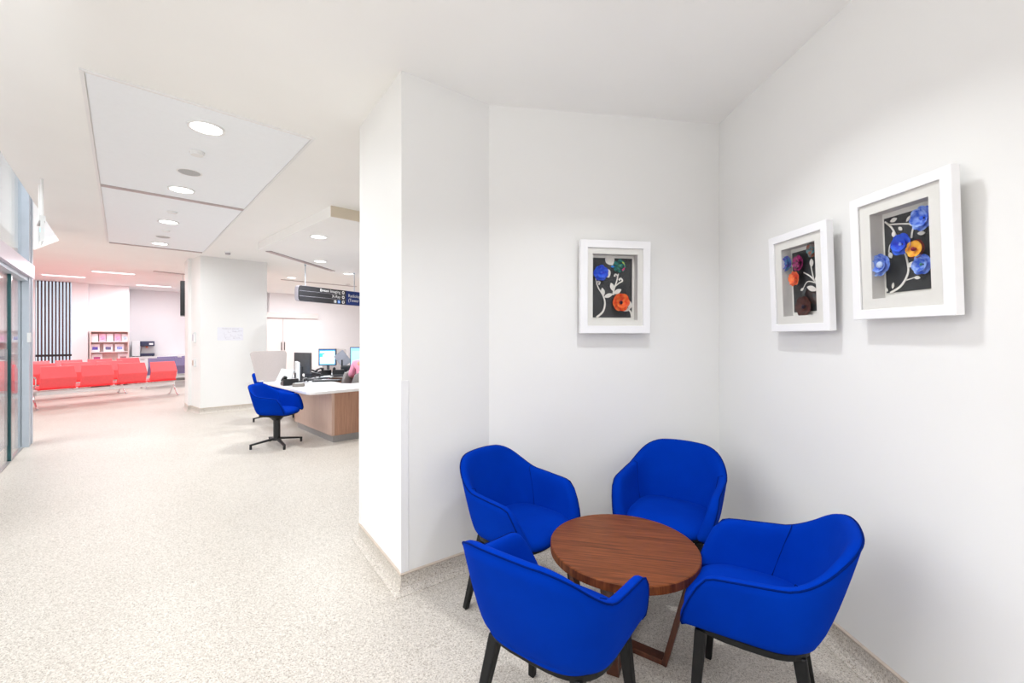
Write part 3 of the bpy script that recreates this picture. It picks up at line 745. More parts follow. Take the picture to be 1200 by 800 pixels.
def art_back(t, U, cw, y):
    S = [U(.10, 1.0), U(.26, .90), (U(.31, .76)), U(.26, .63), U(.14, .50), U(.07, .35)]; stem(t, S, y, cw * .05, cw * .02)
    stem(t, [U(.1, .45), U(.12, .40), U(.18, .41), U(.15, .45)], y, cw * .03, cw * .04)
    stem(t, [U(.52, .62), U(.54, .52), U(.60, .40), U(.65, .26)], y, cw * .045, cw * .025)
    stem(t, [U(.56, .48), U(.66, .42), U(.75, .38), U(.71, .34), U(.66, .37)], y, cw * .02, cw * .05)
    stem(t, [U(.62, .34), U(.62, .29), U(.57, .27), U(.55, .31)], y, cw * .02, cw * .045)
    stem(t, [U(1, 1), U(.97, .91), U(.88, .85), U(.74, .86)], y, cw * .05, cw * .02)
    for a in ((.27, .64, .20, .10, R(80)), (.28, .66, .24, .10, R(160 + 0)), (.53, .56, .22, .11, R(70)), (.53, .60, .22, .11, R(150)), (.93, .86, .20, .12, R(95)), (.92, .88, .26, .13, R(20))):
        leaf(t, *U(a[0], a[1]), y, a[2] * cw, a[3] * cw, a[4])
    for (u, v, r) in ((.40, .12, .30), (.31, .33, .26)): leaf(t, *U(u + .1, v), y, r * cw, r * cw * .8, R(60))
    flower(t, *U(.18, .26), y + .006, cw * .19, C_blue, C_blue, 7, .2, 1)
    flower(t, *U(.64, .14), y + .006, cw * .165, C_multi, C_grn, 8, .28, 2)
    for q, (du, dv, mm) in enumerate(((-.11, .01, 'magenta'), (.13, -.01, 'yellowgreen'), (.08, .08, 'pink'))):
        leaf(t, *U(.64 + du, .14 + dv), y + .018, cw * .11, cw * .05, R(60 * q), mat('accent_' + mm, {'magenta': (.02, .25, .75), 'yellowgreen': (.6, .75, .05), 'pink': (.85, .02, .25)}[mm], .6, noise=(60, .1)))
    flower(t, *U(.68, .75), y + .008, cw * .22, C_orange, C_dk, 6, .2, 3)
def art_small(t, U, cw, y):
    stem(t, [U(1, .85), U(.85, .64), U(.62, .46), U(.38, .36)], y, cw * .05, cw * .025)
    stem(t, [U(.72, .53), U(.85, .38), U(.98, .22)], y, cw * .035, cw * .02)
    stem(t, [U(.70, .52), U(.66, .40), U(.62, .28)], y, cw * .03, cw * .02)
    stem(t, [U(.75, .56), U(.50, .52), U(.34, .62)], y, cw * .03, cw * .015)
    for a in ((.80, .68, .34, .13, R(20)), (.66, .30, .20, .12, R(90)), (.95, .55, .2, .12, R(100)), (.38, .62, .12, .07, R(-20))): leaf(t, *U(a[0], a[1]), y, a[2] * cw, a[3] * cw, a[4])
    for a in ((.25, .88, .3, .12, R(120)), (.8, .86, .25, .12, R(60)), (.3, .72, .25, .10, R(140))): leaf(t, *U(a[0], a[1]), y, a[2] * cw, a[3] * cw, a[4], C_darkleaf)  # dark leaf shapes low on the card
    flower(t, *U(.42, .92), y, cw * .26, C_reflect, C_dk, 6, .2, 11, 1)  # reflection in the picture glass, painted as a dim flower
    flower(t, *U(.0, .17), y + .022, cw * .20, C_purple, C_purple, 6, .2, 4)
    flower(t, *U(.36, .20), y + .014, cw * .19, C_mag, C_mag, 7, .2, 5)
    flower(t, *U(.22, .44), y + .016, cw * .19, C_orange, C_orange, 9, .2, 6)
    flower(t, *U(.82, .03), y + .008, cw * .2, C_brown, C_brown, 6, .2, 7)
def art_right(t, U, cw, y):
    stem(t, [U(.08, 1), U(.30, .92), U(.44, .76), U(.42, .58), U(.38, .5)], y, cw * .04, cw * .03)
    stem(t, [U(.02, .04), U(.16, .15), U(.25, .30), U(.30, .42)], y, cw * .03, cw * .03)
    stem(t, [U(.08, .09), U(.30, .12), U(.52, .16)], y, cw * .03, cw * .02)
    stem(t, [U(.52, .34), U(.56, .22), U(.66, .15)], y, cw * .03, cw * .02)
    stem(t, [U(.26, .33), U(.12, .36), U(.08, .46)], y, cw * .02, cw * .015)
    stem(t, [U(.40, .86), U(.55, .84)], y, cw * .02, cw * .015)
    stem(t, [U(.86, .80), U(.96, .84), U(1, .86)], y, cw * .02, cw * .02)
    for a in ((.14, .06, .14, .08, R(170)), (.45, .12, .12, .05, R(130)), (.50, .16, .10, .05, R(200)), (.70, .25, .14, .07, R(150)), (.64, .30, .14, .07, R(190)), (.10, .46, .13, .08, R(250)), (.22, .28, .12, .07, R(70)),
              (.44, .70, .16, .09, R(150)), (.55, .84, .12, .06, R(190)), (.14, .95, .12, .05, R(100)), (.04, .98, .1, .05, R(60)), (.30, .16, .1, .06, R(230))): leaf(t, *U(a[0], a[1]), y, a[2] * cw, a[3] * cw, a[4])
    flower(t, *U(.82, .14), y + .010, cw * .22, C_light, C_blue, 8, .15, 8)
    flower(t, *U(.43, .40), y + .012, cw * .20, C_blue, C_light, 6, .15, 9)
    flower(t, *U(.68, .50), y + .010, cw * .17, C_maroon, C_rd, 6, .2, 12, 1); flower(t, *U(.67, .495), y + .016, cw * .145, C_yellow, C_rd, 6, .26, 10, 1)
    flower(t, *U(.06, .62), y + .022, cw * .22, C_light, C_wh, 7, .3, 13)
    flower(t, *U(.78, .70), y + .010, cw * .18, C_light, C_grn, 6, .15, 14)
def onwall(p, q, frac_px, outward):
    """point of wall line p->q seen at pixel column"""
    u = (frac_px - 600) / FPX; dx, dy = q[0] - p[0], q[1] - p[1]; k = (u * p[1] - p[0]) / (dx - u * dy); return (p[0] + dx * k, p[1] + dy * k)
def wallframe(p, q, pxa, pxb, yat, ya, yb, D):
    pass
# back wall picture
nb = Vector((C3[1] - C2[1], -(C3[0] - C2[0]))).normalized()    # outward (towards the room)
a = onwall(C2, C3, 672.5, 0); b = onwall(C2, C3, 760, 0)
cx_, cy_ = (a[0] + b[0]) / 2, (a[1] + b[1]) / 2
rz = math.atan2(nb.y, nb.x) - math.pi / 2
DB = .06
picture('white framed black card with blue, orange and multicoloured paper flowers, alone on the back wall', (cx_ + nb.x * .036, cy_ + nb.y * .036, CH + (HY - 336.3) / FPX * (cy_ - DB)), rz, .505, .637, .325, .452, .290, .415, .6, art_back, D=.04)
nr = Vector((-1, -.05)).normalized(); rz = math.atan2(nr.y, nr.x) - math.pi / 2
def right_pic(label, pa, pb, zc, h_, ow, oh, cw, chh, tilt, art):
    off = .05; P_ = (C3[0] - .078, C3[1]); Q_ = (C4[0] - .078, C4[1])
    a = onwall(P_, Q_, pa, 0); b = onwall(P_, Q_, pb, 0); w_ = math.dist(a, b); cx_, cy_ = (a[0] + b[0]) / 2, (a[1] + b[1]) / 2
    return picture(label, (cx_ + .034, cy_, zc), rz, w_, h_, ow, oh, cw, chh, tilt, art, D=.034, mo=.040)
right_pic('left picture of the pair on the right wall, with violet and orange paper flowers', 902, 970, 1.792, .530, .240, .365, .215, .325, 2.2, art_small)
right_pic('large nearest white framed picture on the right wall with blue and yellow paper flowers', 997, 1116.5, 1.836, .524, .240, .355, .218, .312, 2.2, art_right)

# ------------------------------------------------------------------ HANGING SIGN
M_sign = mat('sign_charcoal', (.028, .028, .032), .4, noise=(10, .1)); M_signblue = mat('sign_blue', (.01, .035, .20), .4, noise=(10, .05)); M_signw = mat('sign_white', (.9, .9, .9), .5, noise=(5, .01)); M_signside = mat('sign_edge', (.55, .53, .60), .4, noise=(5, .03)); M_signlb = mat('symbol_blue', (.05, .25, .75), .5, noise=(5, .03))
sg = thing('hanging_sign', 'black and blue wayfinding sign hung from the ceiling over the reception desk', 'sign', (-4.16, 8.2, 2.19), math.atan2(.895, .445))
L = 2.7; hS = .31
pts = [(0.06, 0), (L, 0), (L, hS), (.06, hS), (.025, hS - .012), (.006, hS - .04), (0, hS - .09), (0, .09), (.006, .04), (.025, .012)]
obj('core', plate(pts, 0, .09), M_signside, sg)
BL = 1.17
obj('charcoal_face', plate([(.06, 0.002), (BL, .002), (BL, hS - .002), (.06, hS - .002), (.03, hS - .014), (.012, hS - .042), (.006, hS - .09), (.006, .09), (.012, .042), (.03, .014)], -.006, 0), M_sign, sg)
obj('blue_face', plate([(BL, .002), (L, .002), (L, hS - .002), (BL, hS - .002)], -.006, 0), M_signblue, sg)
for z in (hS / 3, 2 * hS / 3): obj('divider_line', B(.03, BL, -.008, -.006, z - .0015, z + .0015), M_signside, sg)
RT = Matrix.Rotation(R(90), 4, 'X')
def st(body, x, z, size, align='LEFT'): return text(body, size, Matrix.Translation((x, -.0075, z)) @ RT, M_signw, sg, align=align)
st('Breast Imaging', 1.02, hS * 5 / 6, .088, 'RIGHT'); st('X-Ray', 1.02, hS / 2, .088, 'RIGHT'); st('Radiology', BL + .06, hS * .66, .10); st('(Tower A)', BL + .06, hS * .34, .10)
for z, ar in ((hS * 5 / 6, 0), (hS / 2, 0), (hS / 6, 1)):
    bm = plate([(1.095 + .036 * math.cos(2 * math.pi * i / 20), z + .036 * math.sin(2 * math.pi * i / 20)) for i in range(20)], -.009, -.006); disc = obj('arrow_disc', bm, M_signw, sg)
    if ar == 0: pp = [(1.075, z), (1.095, z + .02), (1.095, z + .007), (1.117, z + .007), (1.117, z - .007), (1.095, z - .007), (1.095, z - .02)]; pp = [(2 * 1.095 - x, y) for x, y in pp]
    else: pp = [(1.095, z + .024), (1.115, z + .002), (1.102, z + .002), (1.102, z - .022), (1.088, z - .022), (1.088, z + .002), (1.075, z + .002)]
    obj('arrow', plate(pp, -.011, -.009), M_sign, disc)
# toilet figures and wheelchair symbol
def disk(x, z, r): return [(x + r * math.cos(2 * math.pi * i / 12), z + r * math.sin(2 * math.pi * i / 12)) for i in range(12)]
for x in (.865, .90):
    zc = hS / 6; obj('figure_symbol', plate(disk(x, zc + .026, .008), -.009, -.006), M_signw, sg)
    obj('figure_symbol', plate([(x - .012, zc + .016), (x - .012, zc - .006), (x - .007, zc - .006), (x - .006, zc - .034), (x + .006, zc - .034), (x + .007, zc - .006), (x + .012, zc - .006), (x + .012, zc + .016)], -.009, -.006), M_signw, sg)
sq = obj('wheelchair_square', plate([(.945, .018), (1.015, .018), (1.015, .086), (.945, .086)], -.009, -.006), M_signlb, sg)
obj('wheelchair_symbol', plate(disk(.972, .076, .006), -.011, -.009), M_signw, sq)
bm = bmesh.new(); tube(bm, [(.973, -.010, .070), (.975, -.010, .052), (.990, -.010, .050), (.997, -.010, .034)], .003, 5); tube(bm, [(.978 + .016 * math.cos(a), -.010, .042 + .016 * math.sin(a)) for a in [R(110 + 24 * k) for k in range(10)]], .0025, 5); obj('wheelchair_symbol', bm, M_signw, sq)
for x in (.20, 1.45, 2.4):
    bm = bmesh.new(); cyl(bm, (x, .045), .008, hS, LZ - 2.19 if x < 2 else LZ - 2.19, 8); cyl(bm, (x, .045), .018, LZ - 2.19 - .03, LZ - 2.19, 10); obj('rod', bm, M_steelgrey, sg)

# exit sign seen edge on
u = (48 - 600) / FPX; Y = 4.27; d = Vector((u, 1, 0)).normalized()
es = thing('hanging_exit_sign', 'thin hanging sign seen edge-on below two rods at upper left', 'sign', (u * Y, Y, 2.44), math.atan2(d.y, d.x) + R(3))
obj('panel', B(-.16, .16, -.012, .012, 0, .20), M_glass, es); obj('housing', B(-.17, .17, -.022, .022, .20, .25), M_lightalu, es); obj('green_lamp', B(-.165, -.14, -.014, .014, .09, .13), mat('cyan_lamp', (.2, .7, .7), .4, emit=(.1, .8, .8), es=1), es)
obj('edge_strip', B(-.175, -.16, -.013, .013, 0, .20), M_lightalu, es)
for x in (-.13, .13):
    bm = bmesh.new(); cyl(bm, (x, 0), .011, .25, HC - 2.44, 8); obj('rod', bm, M_trimring, es)

# ------------------------------------------------------------------ COLUMN FITTINGS
cd = Vector((*W2(1.02, 10.62), 0)) - Vector((*W2(1.11, 10.08), 0)); L_ = cd.length; cang = math.atan2(cd.y, cd.x)
def on_side(name, label, cat, k, z, wd, h, m, face, d=.04):
    p = Vector((*W2(1.11, 10.08), 0)) + cd * k; t = thing(name, label, cat, (p.x, p.y, z), cang)
    obj('body', B(-wd / 2, wd / 2, .001, d, -h / 2, h / 2), m, t, bevel=.004); obj('window', B(-wd * .3, wd * .3, d, d + .003, -h * .35, h * .3), face, t)
on_side('sanitiser_dispenser', 'small blue-grey dispenser on the narrow side of the column', 'dispenser', .55, 1.48, .10, .2, M_lightalu, M_signside)
on_side('wall_box', 'small tan wall box on the column side below the dispenser', 'box', .55, .98, .10, .15, M_lightalu, M_cap)
tvY = 10.75; tvX = (214.3 - 600) / FPX * tvY
tv = thing('television', 'thin black television hung edge-on beside the column', 'television', (tvX, tvY, 2.02), math.atan2(tvY, tvX))
obj('screen_body', B(-.32, .32, -.05, .05, 0, .86), M_black, tv, bevel=.004); obj('display', B(-.30, .30, .05, .053, .03, .83), mat('display_off', (.01, .012, .015), .15, noise=(5, .1)), tv)
bm = bmesh.new(); cyl(bm, (0, 0), .012, .86, HC - 2.02, 10); obj('hanging_pole', bm, M_trimring, tv)
# notice on the column front
nt_ = thing('wall_notice', 'white paper map notice taped on the column face', 'notice', (*W2(1.60, 10.08), 1.42), CA)
obj('sheet', B(-.22, .22, -.004, -.001, 0, .26), mat('paper', (.78, .78, .84), .8, noise=(20, .01)), nt_)
text('Thankyou for your visit', .03, Matrix.Translation((0, -.0048, .235)) @ RT, M_speaker, nt_, align='CENTER')
bm = bmesh.new(); rn = random.Random(3)
for k in range(16):
    x = rn.uniform(-.2, .19); z = rn.uniform(.02, .19); x2 = min(.21, x + rn.uniform(.02, .09)); box(bm, x, x2, -.0048, -.004, z, z + .004); box(bm, x, x + .004, -.0048, -.004, z, min(.2, z + rn.uniform(.02, .06)))
obj('map_drawing', bm, M_signside, nt_)
po = thing('wall_outlet', 'white double socket low on the column face', 'outlet', (*W2(1.95, 10.08), .55), CA); obj('plate', B(-.07, .07, -.01, 0, -.03, .03), M_guard, po)
for x in (-.035, .035): obj('socket', B(x - .015, x + .015, -.012, -.01, -.012, .012), M_trimring, po)

# ------------------------------------------------------------------ RECEPTION DESK (t, s coordinates)
dk = thing('reception_desk', 'wood fronted reception desk with white worktop left of the pillar', 'desk', (*W2(2.2, 6.2), 0), CA)
def D_(pts): return [(p[0] - 2.2, p[1] - 6.2) for p in pts]
topo = [(2.05, 6.05), (4.6, 6.05), (4.6, 6.78), (2.72, 6.78), (2.62, 6.88), (2.62, 8.25), (4.6, 8.25), (4.6, 9.15), (2.35, 9.15), (2.35, 8.10), (1.74, 8.05), (1.84, 6.26), (1.85, 6.16), (1.88, 6.10), (1.94, 6.065)]
obj('worktop', PR(D_(topo), .70, .742), M_whitetop, dk, bevel=.006)
obj('front_panel', PR(D_([(2.20, 6.07), (4.5, 6.07), (4.5, 6.11), (2.20, 6.11)]), .10, .70), M_oak, dk)
obj('side_panel', PR(D_([(2.16, 6.07), (2.20, 6.07), (2.14, 7.55), (2.10, 7.55)]), .10, .70), M_oaklight, dk)
obj('end_panel', PR(D_([(2.10, 7.55), (2.60, 7.55), (2.60, 7.59), (2.10, 7.59)]), .10, .70), M_oak, dk)
obj('side_panel', PR(D_([(2.45, 7.6), (2.49, 7.6), (2.49, 9.1), (2.45, 9.1)]), .10, .70), M_oaklight, dk)
obj('back_panel', PR(D_([(2.49, 9.06), (4.5, 9.06), (4.5, 9.1), (2.49, 9.1)]), .10, .70), M_oak, dk)
obj('plinth', PR(D_([(2.19, 6.10), (4.4, 6.10), (4.4, 6.15), (2.24, 6.15), (2.20, 7.5), (2.13, 7.5)]), 0, .10), M_plinth, dk)
obj('plinth', PR(D_([(2.50, 7.6), (2.55, 7.6), (2.55, 9.03), (4.4, 9.03), (4.4, 9.055), (2.50, 9.055)]), 0, .10), M_plinth, dk)

def at(px, Y, z=None): return ((px - 600) / FPX * Y, Y)
ZT = .742
def divider(name_l, pxa, Ya, pxb, Yb, z1, lean):
    a = Vector(at(pxa, Ya)); b = Vector(at(pxb, Yb)); d = b - a; L = d.length
    t = thing('desk_divider', name_l, 'divider', (a.x, a.y, ZT), math.atan2(d.y, d.x), 'beige desk dividers')
    h = z1 - ZT; r = .05
    pts = [(lean, 0), (L - .02, 0), (L, h - r), (L - r * .3, h - r * .3), (L - r, h), (r, h), (r * .3, h - r * .3), (0, h - r)]
    obj('panel', plate(pts, -.02, .02), M_beige, t, bevel=.004); 
    for x in (lean + .03, L - .12): obj('foot_bracket', B(x, x + .06, -.035, .035, 0, .02), M_lightalu, t)
divider('beige divider panel at the left end of the reception desk', 293, 7.0, 336, 7.3, 1.255, .10)
divider('beige divider panel behind the lit screen at the reception desk', 377, 9.0, 406, 9.25, 1.235, .02)

def monitor(label, px, Y, rot, wd=.46, hh=.32, z=.16, screen=None, tilt=0):
    p = at(px, Y); t = thing('computer_monitor', label, 'monitor', (p[0], p[1], ZT), rot, 'computer monitors on the reception desk')
    bm = bmesh.new(); cyl(bm, (0, .03), .10, 0, .012, 20); obj('stand_base', bm, M_screenback, t)
    bm = bmesh.new(); bar(bm, (0, .035, .01), (0, .035, z + .12), .05, .02); obj('stand_neck', bm, M_screenback, t)
    obj('casing', B(-wd / 2, wd / 2, -.02, .025, z, z + hh), M_screenback, t, bevel=.006)
    s = obj('screen', B(-wd / 2 + .018, wd / 2 - .018, -.0225, -.019, z + .02, z + hh - .02), screen or M_scr, t)
    return t, s
def screenmat(name, c, es):
    return mat(name, c, .2, emit=c, es=es)
M_scr = screenmat('blue_screen', (.22, .55, .90), .9); M_scrw = screenmat('screen_window', (.75, .88, .95), .9); M_scrg = screenmat('screen_green', (.05, .70, .45), .9); M_scrb = screenmat('screen_blue_frame', (.03, .22, .62), .8)
# 1: seen from behind
monitor('black monitor seen from behind near the front of the reception desk', 355, 7.25, R(153), .40, .36, .12)
# edge-on pale monitor
t, s = monitor('thin silver monitor seen edge-on in front of the black one', 348.5, 6.95, math.atan2(1, (348.5 - 600) / FPX) + R(6), .30, .30, .04)
for c_ in t.children:
    if c_.name.startswith('casing'): c_.data.materials[0] = M_lightalu
t, s = monitor('lit blue monitor facing us in the middle of the reception desk', 384, 8.8, R(8), .35, .35, .15, M_scrb)
obj('window_area', B(-.145, .145, -.0245, -.0225, .185, .455), M_scrw, s); obj('green_block', B(-.145, -.09, -.026, -.0245, .33, .41), M_scrg, s); obj('green_block', B(-.09, -.05, -.026, -.0245, .38, .41), M_scrg, s); obj('task_bar', B(-.145, .145, -.026, -.0245, .175, .20), M_scr, s)
for k in range(5): obj('text_row', B(-.03, .13, -.0255, -.0245, .23 + .04 * k, .236 + .04 * k), M_signlb, s)
t, s = monitor('lit blue monitor partly cut off by the pillar in front of the seated person', 421.5, 8.7, R(5), .38, .42, .12, M_scr)
obj('window_area', B(-.15, .15, -.0245, -.0225, .19, .46), mat('screen_pale_blue', (.35, .55, .9), .2, emit=(.35, .55, .9), es=.8), s)

def phone(label, px, Y, rot, m=M_black, sc=1.0):
    p = at(px, Y); t = thing('desk_phone', label, 'phone', (p[0], p[1], ZT), rot, 'black desk phones'); t.scale = (sc,) * 3
    bm = bmesh.new(); pr = [(-.11, 0), (.11, 0), (.11, .035), (-.11, .10)]
    A = [bm.verts.new((-.10, y, z)) for y, z in pr]; Bq = [bm.verts.new((.10, y, z)) for y, z in pr]; bm.faces.new(A); bm.faces.new(Bq[::-1])
    for i in range(4): bm.faces.new((A[i], A[(i + 1) % 4], Bq[(i + 1) % 4], Bq[i]))
    obj('body', bm, m, t, bevel=.006)
    bm = bmesh.new(); tube(bm, [(-.07, -.10, .115), (-.075, -.06, .13), (-.075, .03, .105), (-.07, .09, .065)], [.026, .015, .015, .026], 10); obj('handset', bm, m, t, smooth=True)
    bm = bmesh.new()
    for i in range(4):
        for j in range(3): box(bm, .0 + j * .026, .018 + j * .026, -.02 + i * .026, -.002 + i * .026, .062 - i * .0078, .078 - i * .0078)
    kp = obj('keypad', bm, M_speaker, t); kp['kind'] = 'stuff'
    obj('display', B(-.0, .08, -.085, -.045, .088, .096), M_speaker, t)
phone('black desk phone with dark handset nearest the blue swivel chair', 339, 6.6, R(40), M_black, 1.05)
phone('black desk phone right behind the black monitor', 368, 7.9, R(-30), M_black, 1.1)
phone('black desk phone between the lit screen and the seated person', 397, 8.35, R(20), M_black, 1.1)
phone('black desk phone standing before the lit blue screen', 378, 8.25, R(60), M_black, 1.1)
def cables(px, Y, k, label):
    rn = random.Random(k); p = at(px, Y); bm = bmesh.new()
    for q in range(9):
        pts = []; x, y = rn.uniform(-.12, .12), rn.uniform(-.1, .1)
        for i in range(7): pts.append((x, y, .008 + abs(rn.gauss(0, .035)))); x += rn.uniform(-.07, .07); y += rn.uniform(-.07, .07)
        pts = [Vector(v) for v in pts]; sm = []
        for a, b, c_ in zip(pts, pts[1:], pts[2:]): sm += [(a + b) / 2, (a + 2 * b + c_) / 4]
        tube(bm, sm, .007, 5)
    o = obj('phone_cords', bm, M_black, smooth=True, loc=(p[0], p[1], ZT)); tag(o, label, 'cables'); o['kind'] = 'stuff'
cables(350, 6.9, 1, 'tangle of black cords under the silver edge-on monitor'); cables(361, 7.5, 2, 'tangle of black cords behind the black monitor')
# scanner with slanted pale body, card reader
p = at(350, 6.4); t = thing('card_terminal', 'grey beige card terminal at the front edge of the white worktop', 'card reader', (p[0], p[1], ZT), R(20))
bm = bmesh.new(); prism(bm, superell(.085, -.07, .07, 24), 0, .05); obj('body', bm, mat('warm_grey_plastic', (.22, .20, .18), .5, noise=(20, .05)), t, bevel=.01); obj('key_field', B(-.05, .05, -.045, .03, .05, .054), M_lightalu, t)
p = at(334, 7.05); t = thing('document_stand', 'slanted pale document stand beside the beige divider', 'stand', (p[0], p[1], ZT), R(-8))
obj('board', plate([(-.17, 0), (.10, 0), (.17, .20), (-.06, .22)], -.01, .01), M_lightalu, t); obj('foot', B(-.15, .1, -.05, .05, 0, .012), M_lightalu, t)
def keyboard(label, px, Y, rot):
    p = at(px, Y); t = thing('keyboard', label, 'keyboard', (p[0], p[1], ZT), rot, 'black keyboards'); obj('body', B(-.22, .22, -.075, .075, 0, .02), M_black, t, bevel=.004)
    bm = bmesh.new()
    for i in range(5):
        for j in range(14): box(bm, -.205 + j * .0295, -.18 + j * .0295, -.065 + i * .026, -.043 + i * .026, .02, .026)
    k = obj('keys', bm, M_screenback, t); k['kind'] = 'stuff'
keyboard('black keyboard on the near arm of the white worktop', 383, 7.15, R(15)); keyboard('black keyboard in front of the black monitor back', 372, 7.45, R(65)); keyboard('black keyboard before the seated person', 402, 8.05, R(5))
for k, (px, Y, rz_, c_) in enumerate(((376, 7.62, .3, (.85, .35, .42)), (384, 7.32, -.2, (.85, .85, .88)), (379, 7.85, .1, (.8, .8, .85)))):
    p = at(px, Y); o = obj('paper_sheet', B(-.15, .15, -.105, .105, 0, .004 + .002 * k), mat('sheet_%d' % k, c_, .8, noise=(9, .02)), loc=(p[0], p[1], ZT), rotz=rz_)
    tag(o, ('pink sheet of paper on the white worktop', 'white sheet of paper on the worktop near the keyboard', 'white paper pad behind the pink sheet')[k], 'paper', 'papers on the reception desk')
# document holder right (dark slanted)
p = at(401, 8.8); t = thing('document_holder', 'grey slanted document holder between lit screen and cut-off screen', 'stand', (p[0], p[1], ZT), R(5))
bm = bmesh.new(); bar(bm, (-.08, 0, .22), (.10, .0, .36), .02, .30, side=(0, 1, 0)); obj('board', bm, mat('slate_board', (.28, .29, .34), .5, noise=(9, .05)), t)
bm = bmesh.new(); bar(bm, (0, 0, 0), (0, 0, .27), .03, .03); obj('post', bm, M_black, t); obj('foot', B(-.09, .09, -.08, .08, 0, .015), M_black, t)
p = at(411, 8.55); t = thing('desktop_printer', 'small black printer next to the seated person', 'printer', (p[0], p[1], ZT), R(5))
obj('body', B(-.16, .16, -.14, .14, 0, .17), M_black, t, bevel=.02); obj('paper_tray', B(-.12, .12, -.2, -.14, .03, .045), M_lightalu, t)

# task chairs
def task_chair(label, x, y, rz):
    t = thing('task_chair', label, 'chair', (x, y, 0), rz, 'grey task chairs')
    M_g = mat('grey_fabric', (.26, .245, .235), .8, noise=(90, .08))
    bm = bmesh.new(); prism(bm, superell(.24, -.22, .24, 30), .44, .51); obj('seat', bm, M_g, t, bevel=.02)
    bm = bmesh.new(); n = 12
    g = []
    for i in range(n + 1):
        u = -1 + 2 * i / n; col_ = []
        for j in range(8):
            v = j / 7; hw = .21 * (1 - .35 * max(0, v - .55) / .45 * 1.0) if v > .55 else .21
            col_.append((u * hw, -.24 + .05 * u * u - .05 * v, .50 + .42 * v - (.06 * u * u if v > .9 else 0)))
        g.append(col_)
    F = [[bm.verts.new(v) for v in c_] for c_ in g]; K = [[bm.verts.new((v[0], v[1] - .05, v[2])) for v in c_] for c_ in g]
    for i in range(n):
        for j in range(7): bm.faces.new((F[i][j], F[i + 1][j], F[i + 1][j + 1], F[i][j + 1])); bm.faces.new((K[i][j], K[i][j + 1], K[i + 1][j + 1], K[i + 1][j]))
        bm.faces.new((F[i][7], F[i + 1][7], K[i + 1][7], K[i][7])); bm.faces.new((F[i][0], K[i][0], K[i + 1][0], F[i + 1][0]))
    for j in range(7): bm.faces.new((F[0][j], F[0][j + 1], K[0][j + 1], K[0][j])); bm.faces.new((F[n][j], K[n][j], K[n][j + 1], F[n][j + 1]))
    obj('backrest', bm, M_g, t, smooth=True, bevel=.012)
    bm = bmesh.new(); bar(bm, (0, -.30, .60), (0, -.10, .43), .05, .02); obj('back_bracket', bm, M_black, t)
    bm = bmesh.new(); cyl(bm, (0, 0), .03, .08, .44, 16); obj('gas_lift', bm, M_black, t)
    for k in range(5):
        a = 2 * math.pi * k / 5; bm = bmesh.new(); bar(bm, (0, 0, .09), (.28 * math.cos(a), .28 * math.sin(a), .07), .04, .025, .8, side=(-math.sin(a), math.cos(a), 0)); l = obj('base_arm', bm, M_black, t)
        bm = bmesh.new(); tube(bm, [(.28 * math.cos(a) - .02 * math.sin(a), .28 * math.sin(a) + .02 * math.cos(a), .028), (.28 * math.cos(a) + .02 * math.sin(a), .28 * math.sin(a) - .02 * math.cos(a), .028)], .028, 12); obj('castor', bm, M_black, l)
    return t
x_, y_ = at(398, 7.68); task_chair('grey task chair with empty seat inside the reception desk, left of the person', x_, y_ , R(72))
PX, PY = at(428, 7.38); task_chair('grey task chair the person in pink sits on', PX, PY, R(18))

# ------------------------------------------------------------------ PERSON (seated, pink top)
pr_ = thing('person', 'person in a pink top seated at the reception desk, half hidden by the pillar', 'person', (PX, PY, 0), R(18))
def skin(name, joints, edges, m, parent, sub=2, root=0):
    me = bpy.data.meshes.new(name); me.from_pydata([j[0] for j in joints], edges, []); o = bpy.data.objects.new(name, me); COL.objects.link(o)
    o.modifiers.new('skin', 'SKIN'); 
    for i, j in enumerate(joints):
        r_ = j[1]; me.skin_vertices[0].data[i].radius = r_ if isinstance(r_, tuple) else (r_, r_)
    me.skin_vertices[0].data[root].use_root = True
    md = o.modifiers.new('sub', 'SUBSURF'); md.levels = sub; md.render_levels = sub
    dg = bpy.context.evaluated_depsgraph_get(); me2 = bpy.data.meshes.new_from_object(o.evaluated_get(dg)); bpy.data.objects.remove(o)
    me2.materials.clear(); return obj(name, me2, m, parent, smooth=True)
M_skin = mat('skin', (.62, .30, .20), .55, noise=(30, .05)); M_pink = mat('pink_shirt', (.86, .33, .46), .8, noise=(12, .08), bump=(20, .3)); M_trou = mat('dark_trousers', (.03, .03, .05), .8, noise=(30, .1)); M_hair = mat('dark_hair', (.03, .014, .010), .5, noise=(80, .3)); M_shoe = mat('black_shoe', (.02, .02, .02), .4, noise=(30, .1))
# body (continuous skin figure)
J = [((0, -.02, .58), (.15, .12)), ((0, -.03, .74), (.135, .10)), ((0, -.01, .90), (.15, .10)), ((0, .0, 1.02), (.13, .085)), ((0, .02, 1.10), .052), ((0, .04, 1.16), .052),
     ((-.17, .0, 1.02), .055), ((-.24, .10, .80), .042), ((-.20, .34, .80), .030), ((-.19, .40, .80), .026),
     ((.17, .0, 1.02), .055), ((.24, .10, .80), .042), ((.19, .34, .80), .030), ((.17, .40, .80), .026),
     ((-.09, .04, .57), .085), ((-.11, .42, .57), .062), ((-.11, .43, .12), .040), ((-.11, .47, .06), .036), ((.09, .04, .57), .085), ((.11, .42, .57), .062), ((.11, .43, .12), .040), ((.11, .47, .06), .036)]
E = [(0, 1), (1, 2), (2, 3), (3, 4), (4, 5), (3, 6), (6, 7), (7, 8), (8, 9), (3, 10), (10, 11), (11, 12), (12, 13), (0, 14), (14, 15), (15, 16), (16, 17), (0, 18), (18, 19), (19, 20), (20, 21)]
body = skin('body', J, E, M_skin, pr_)
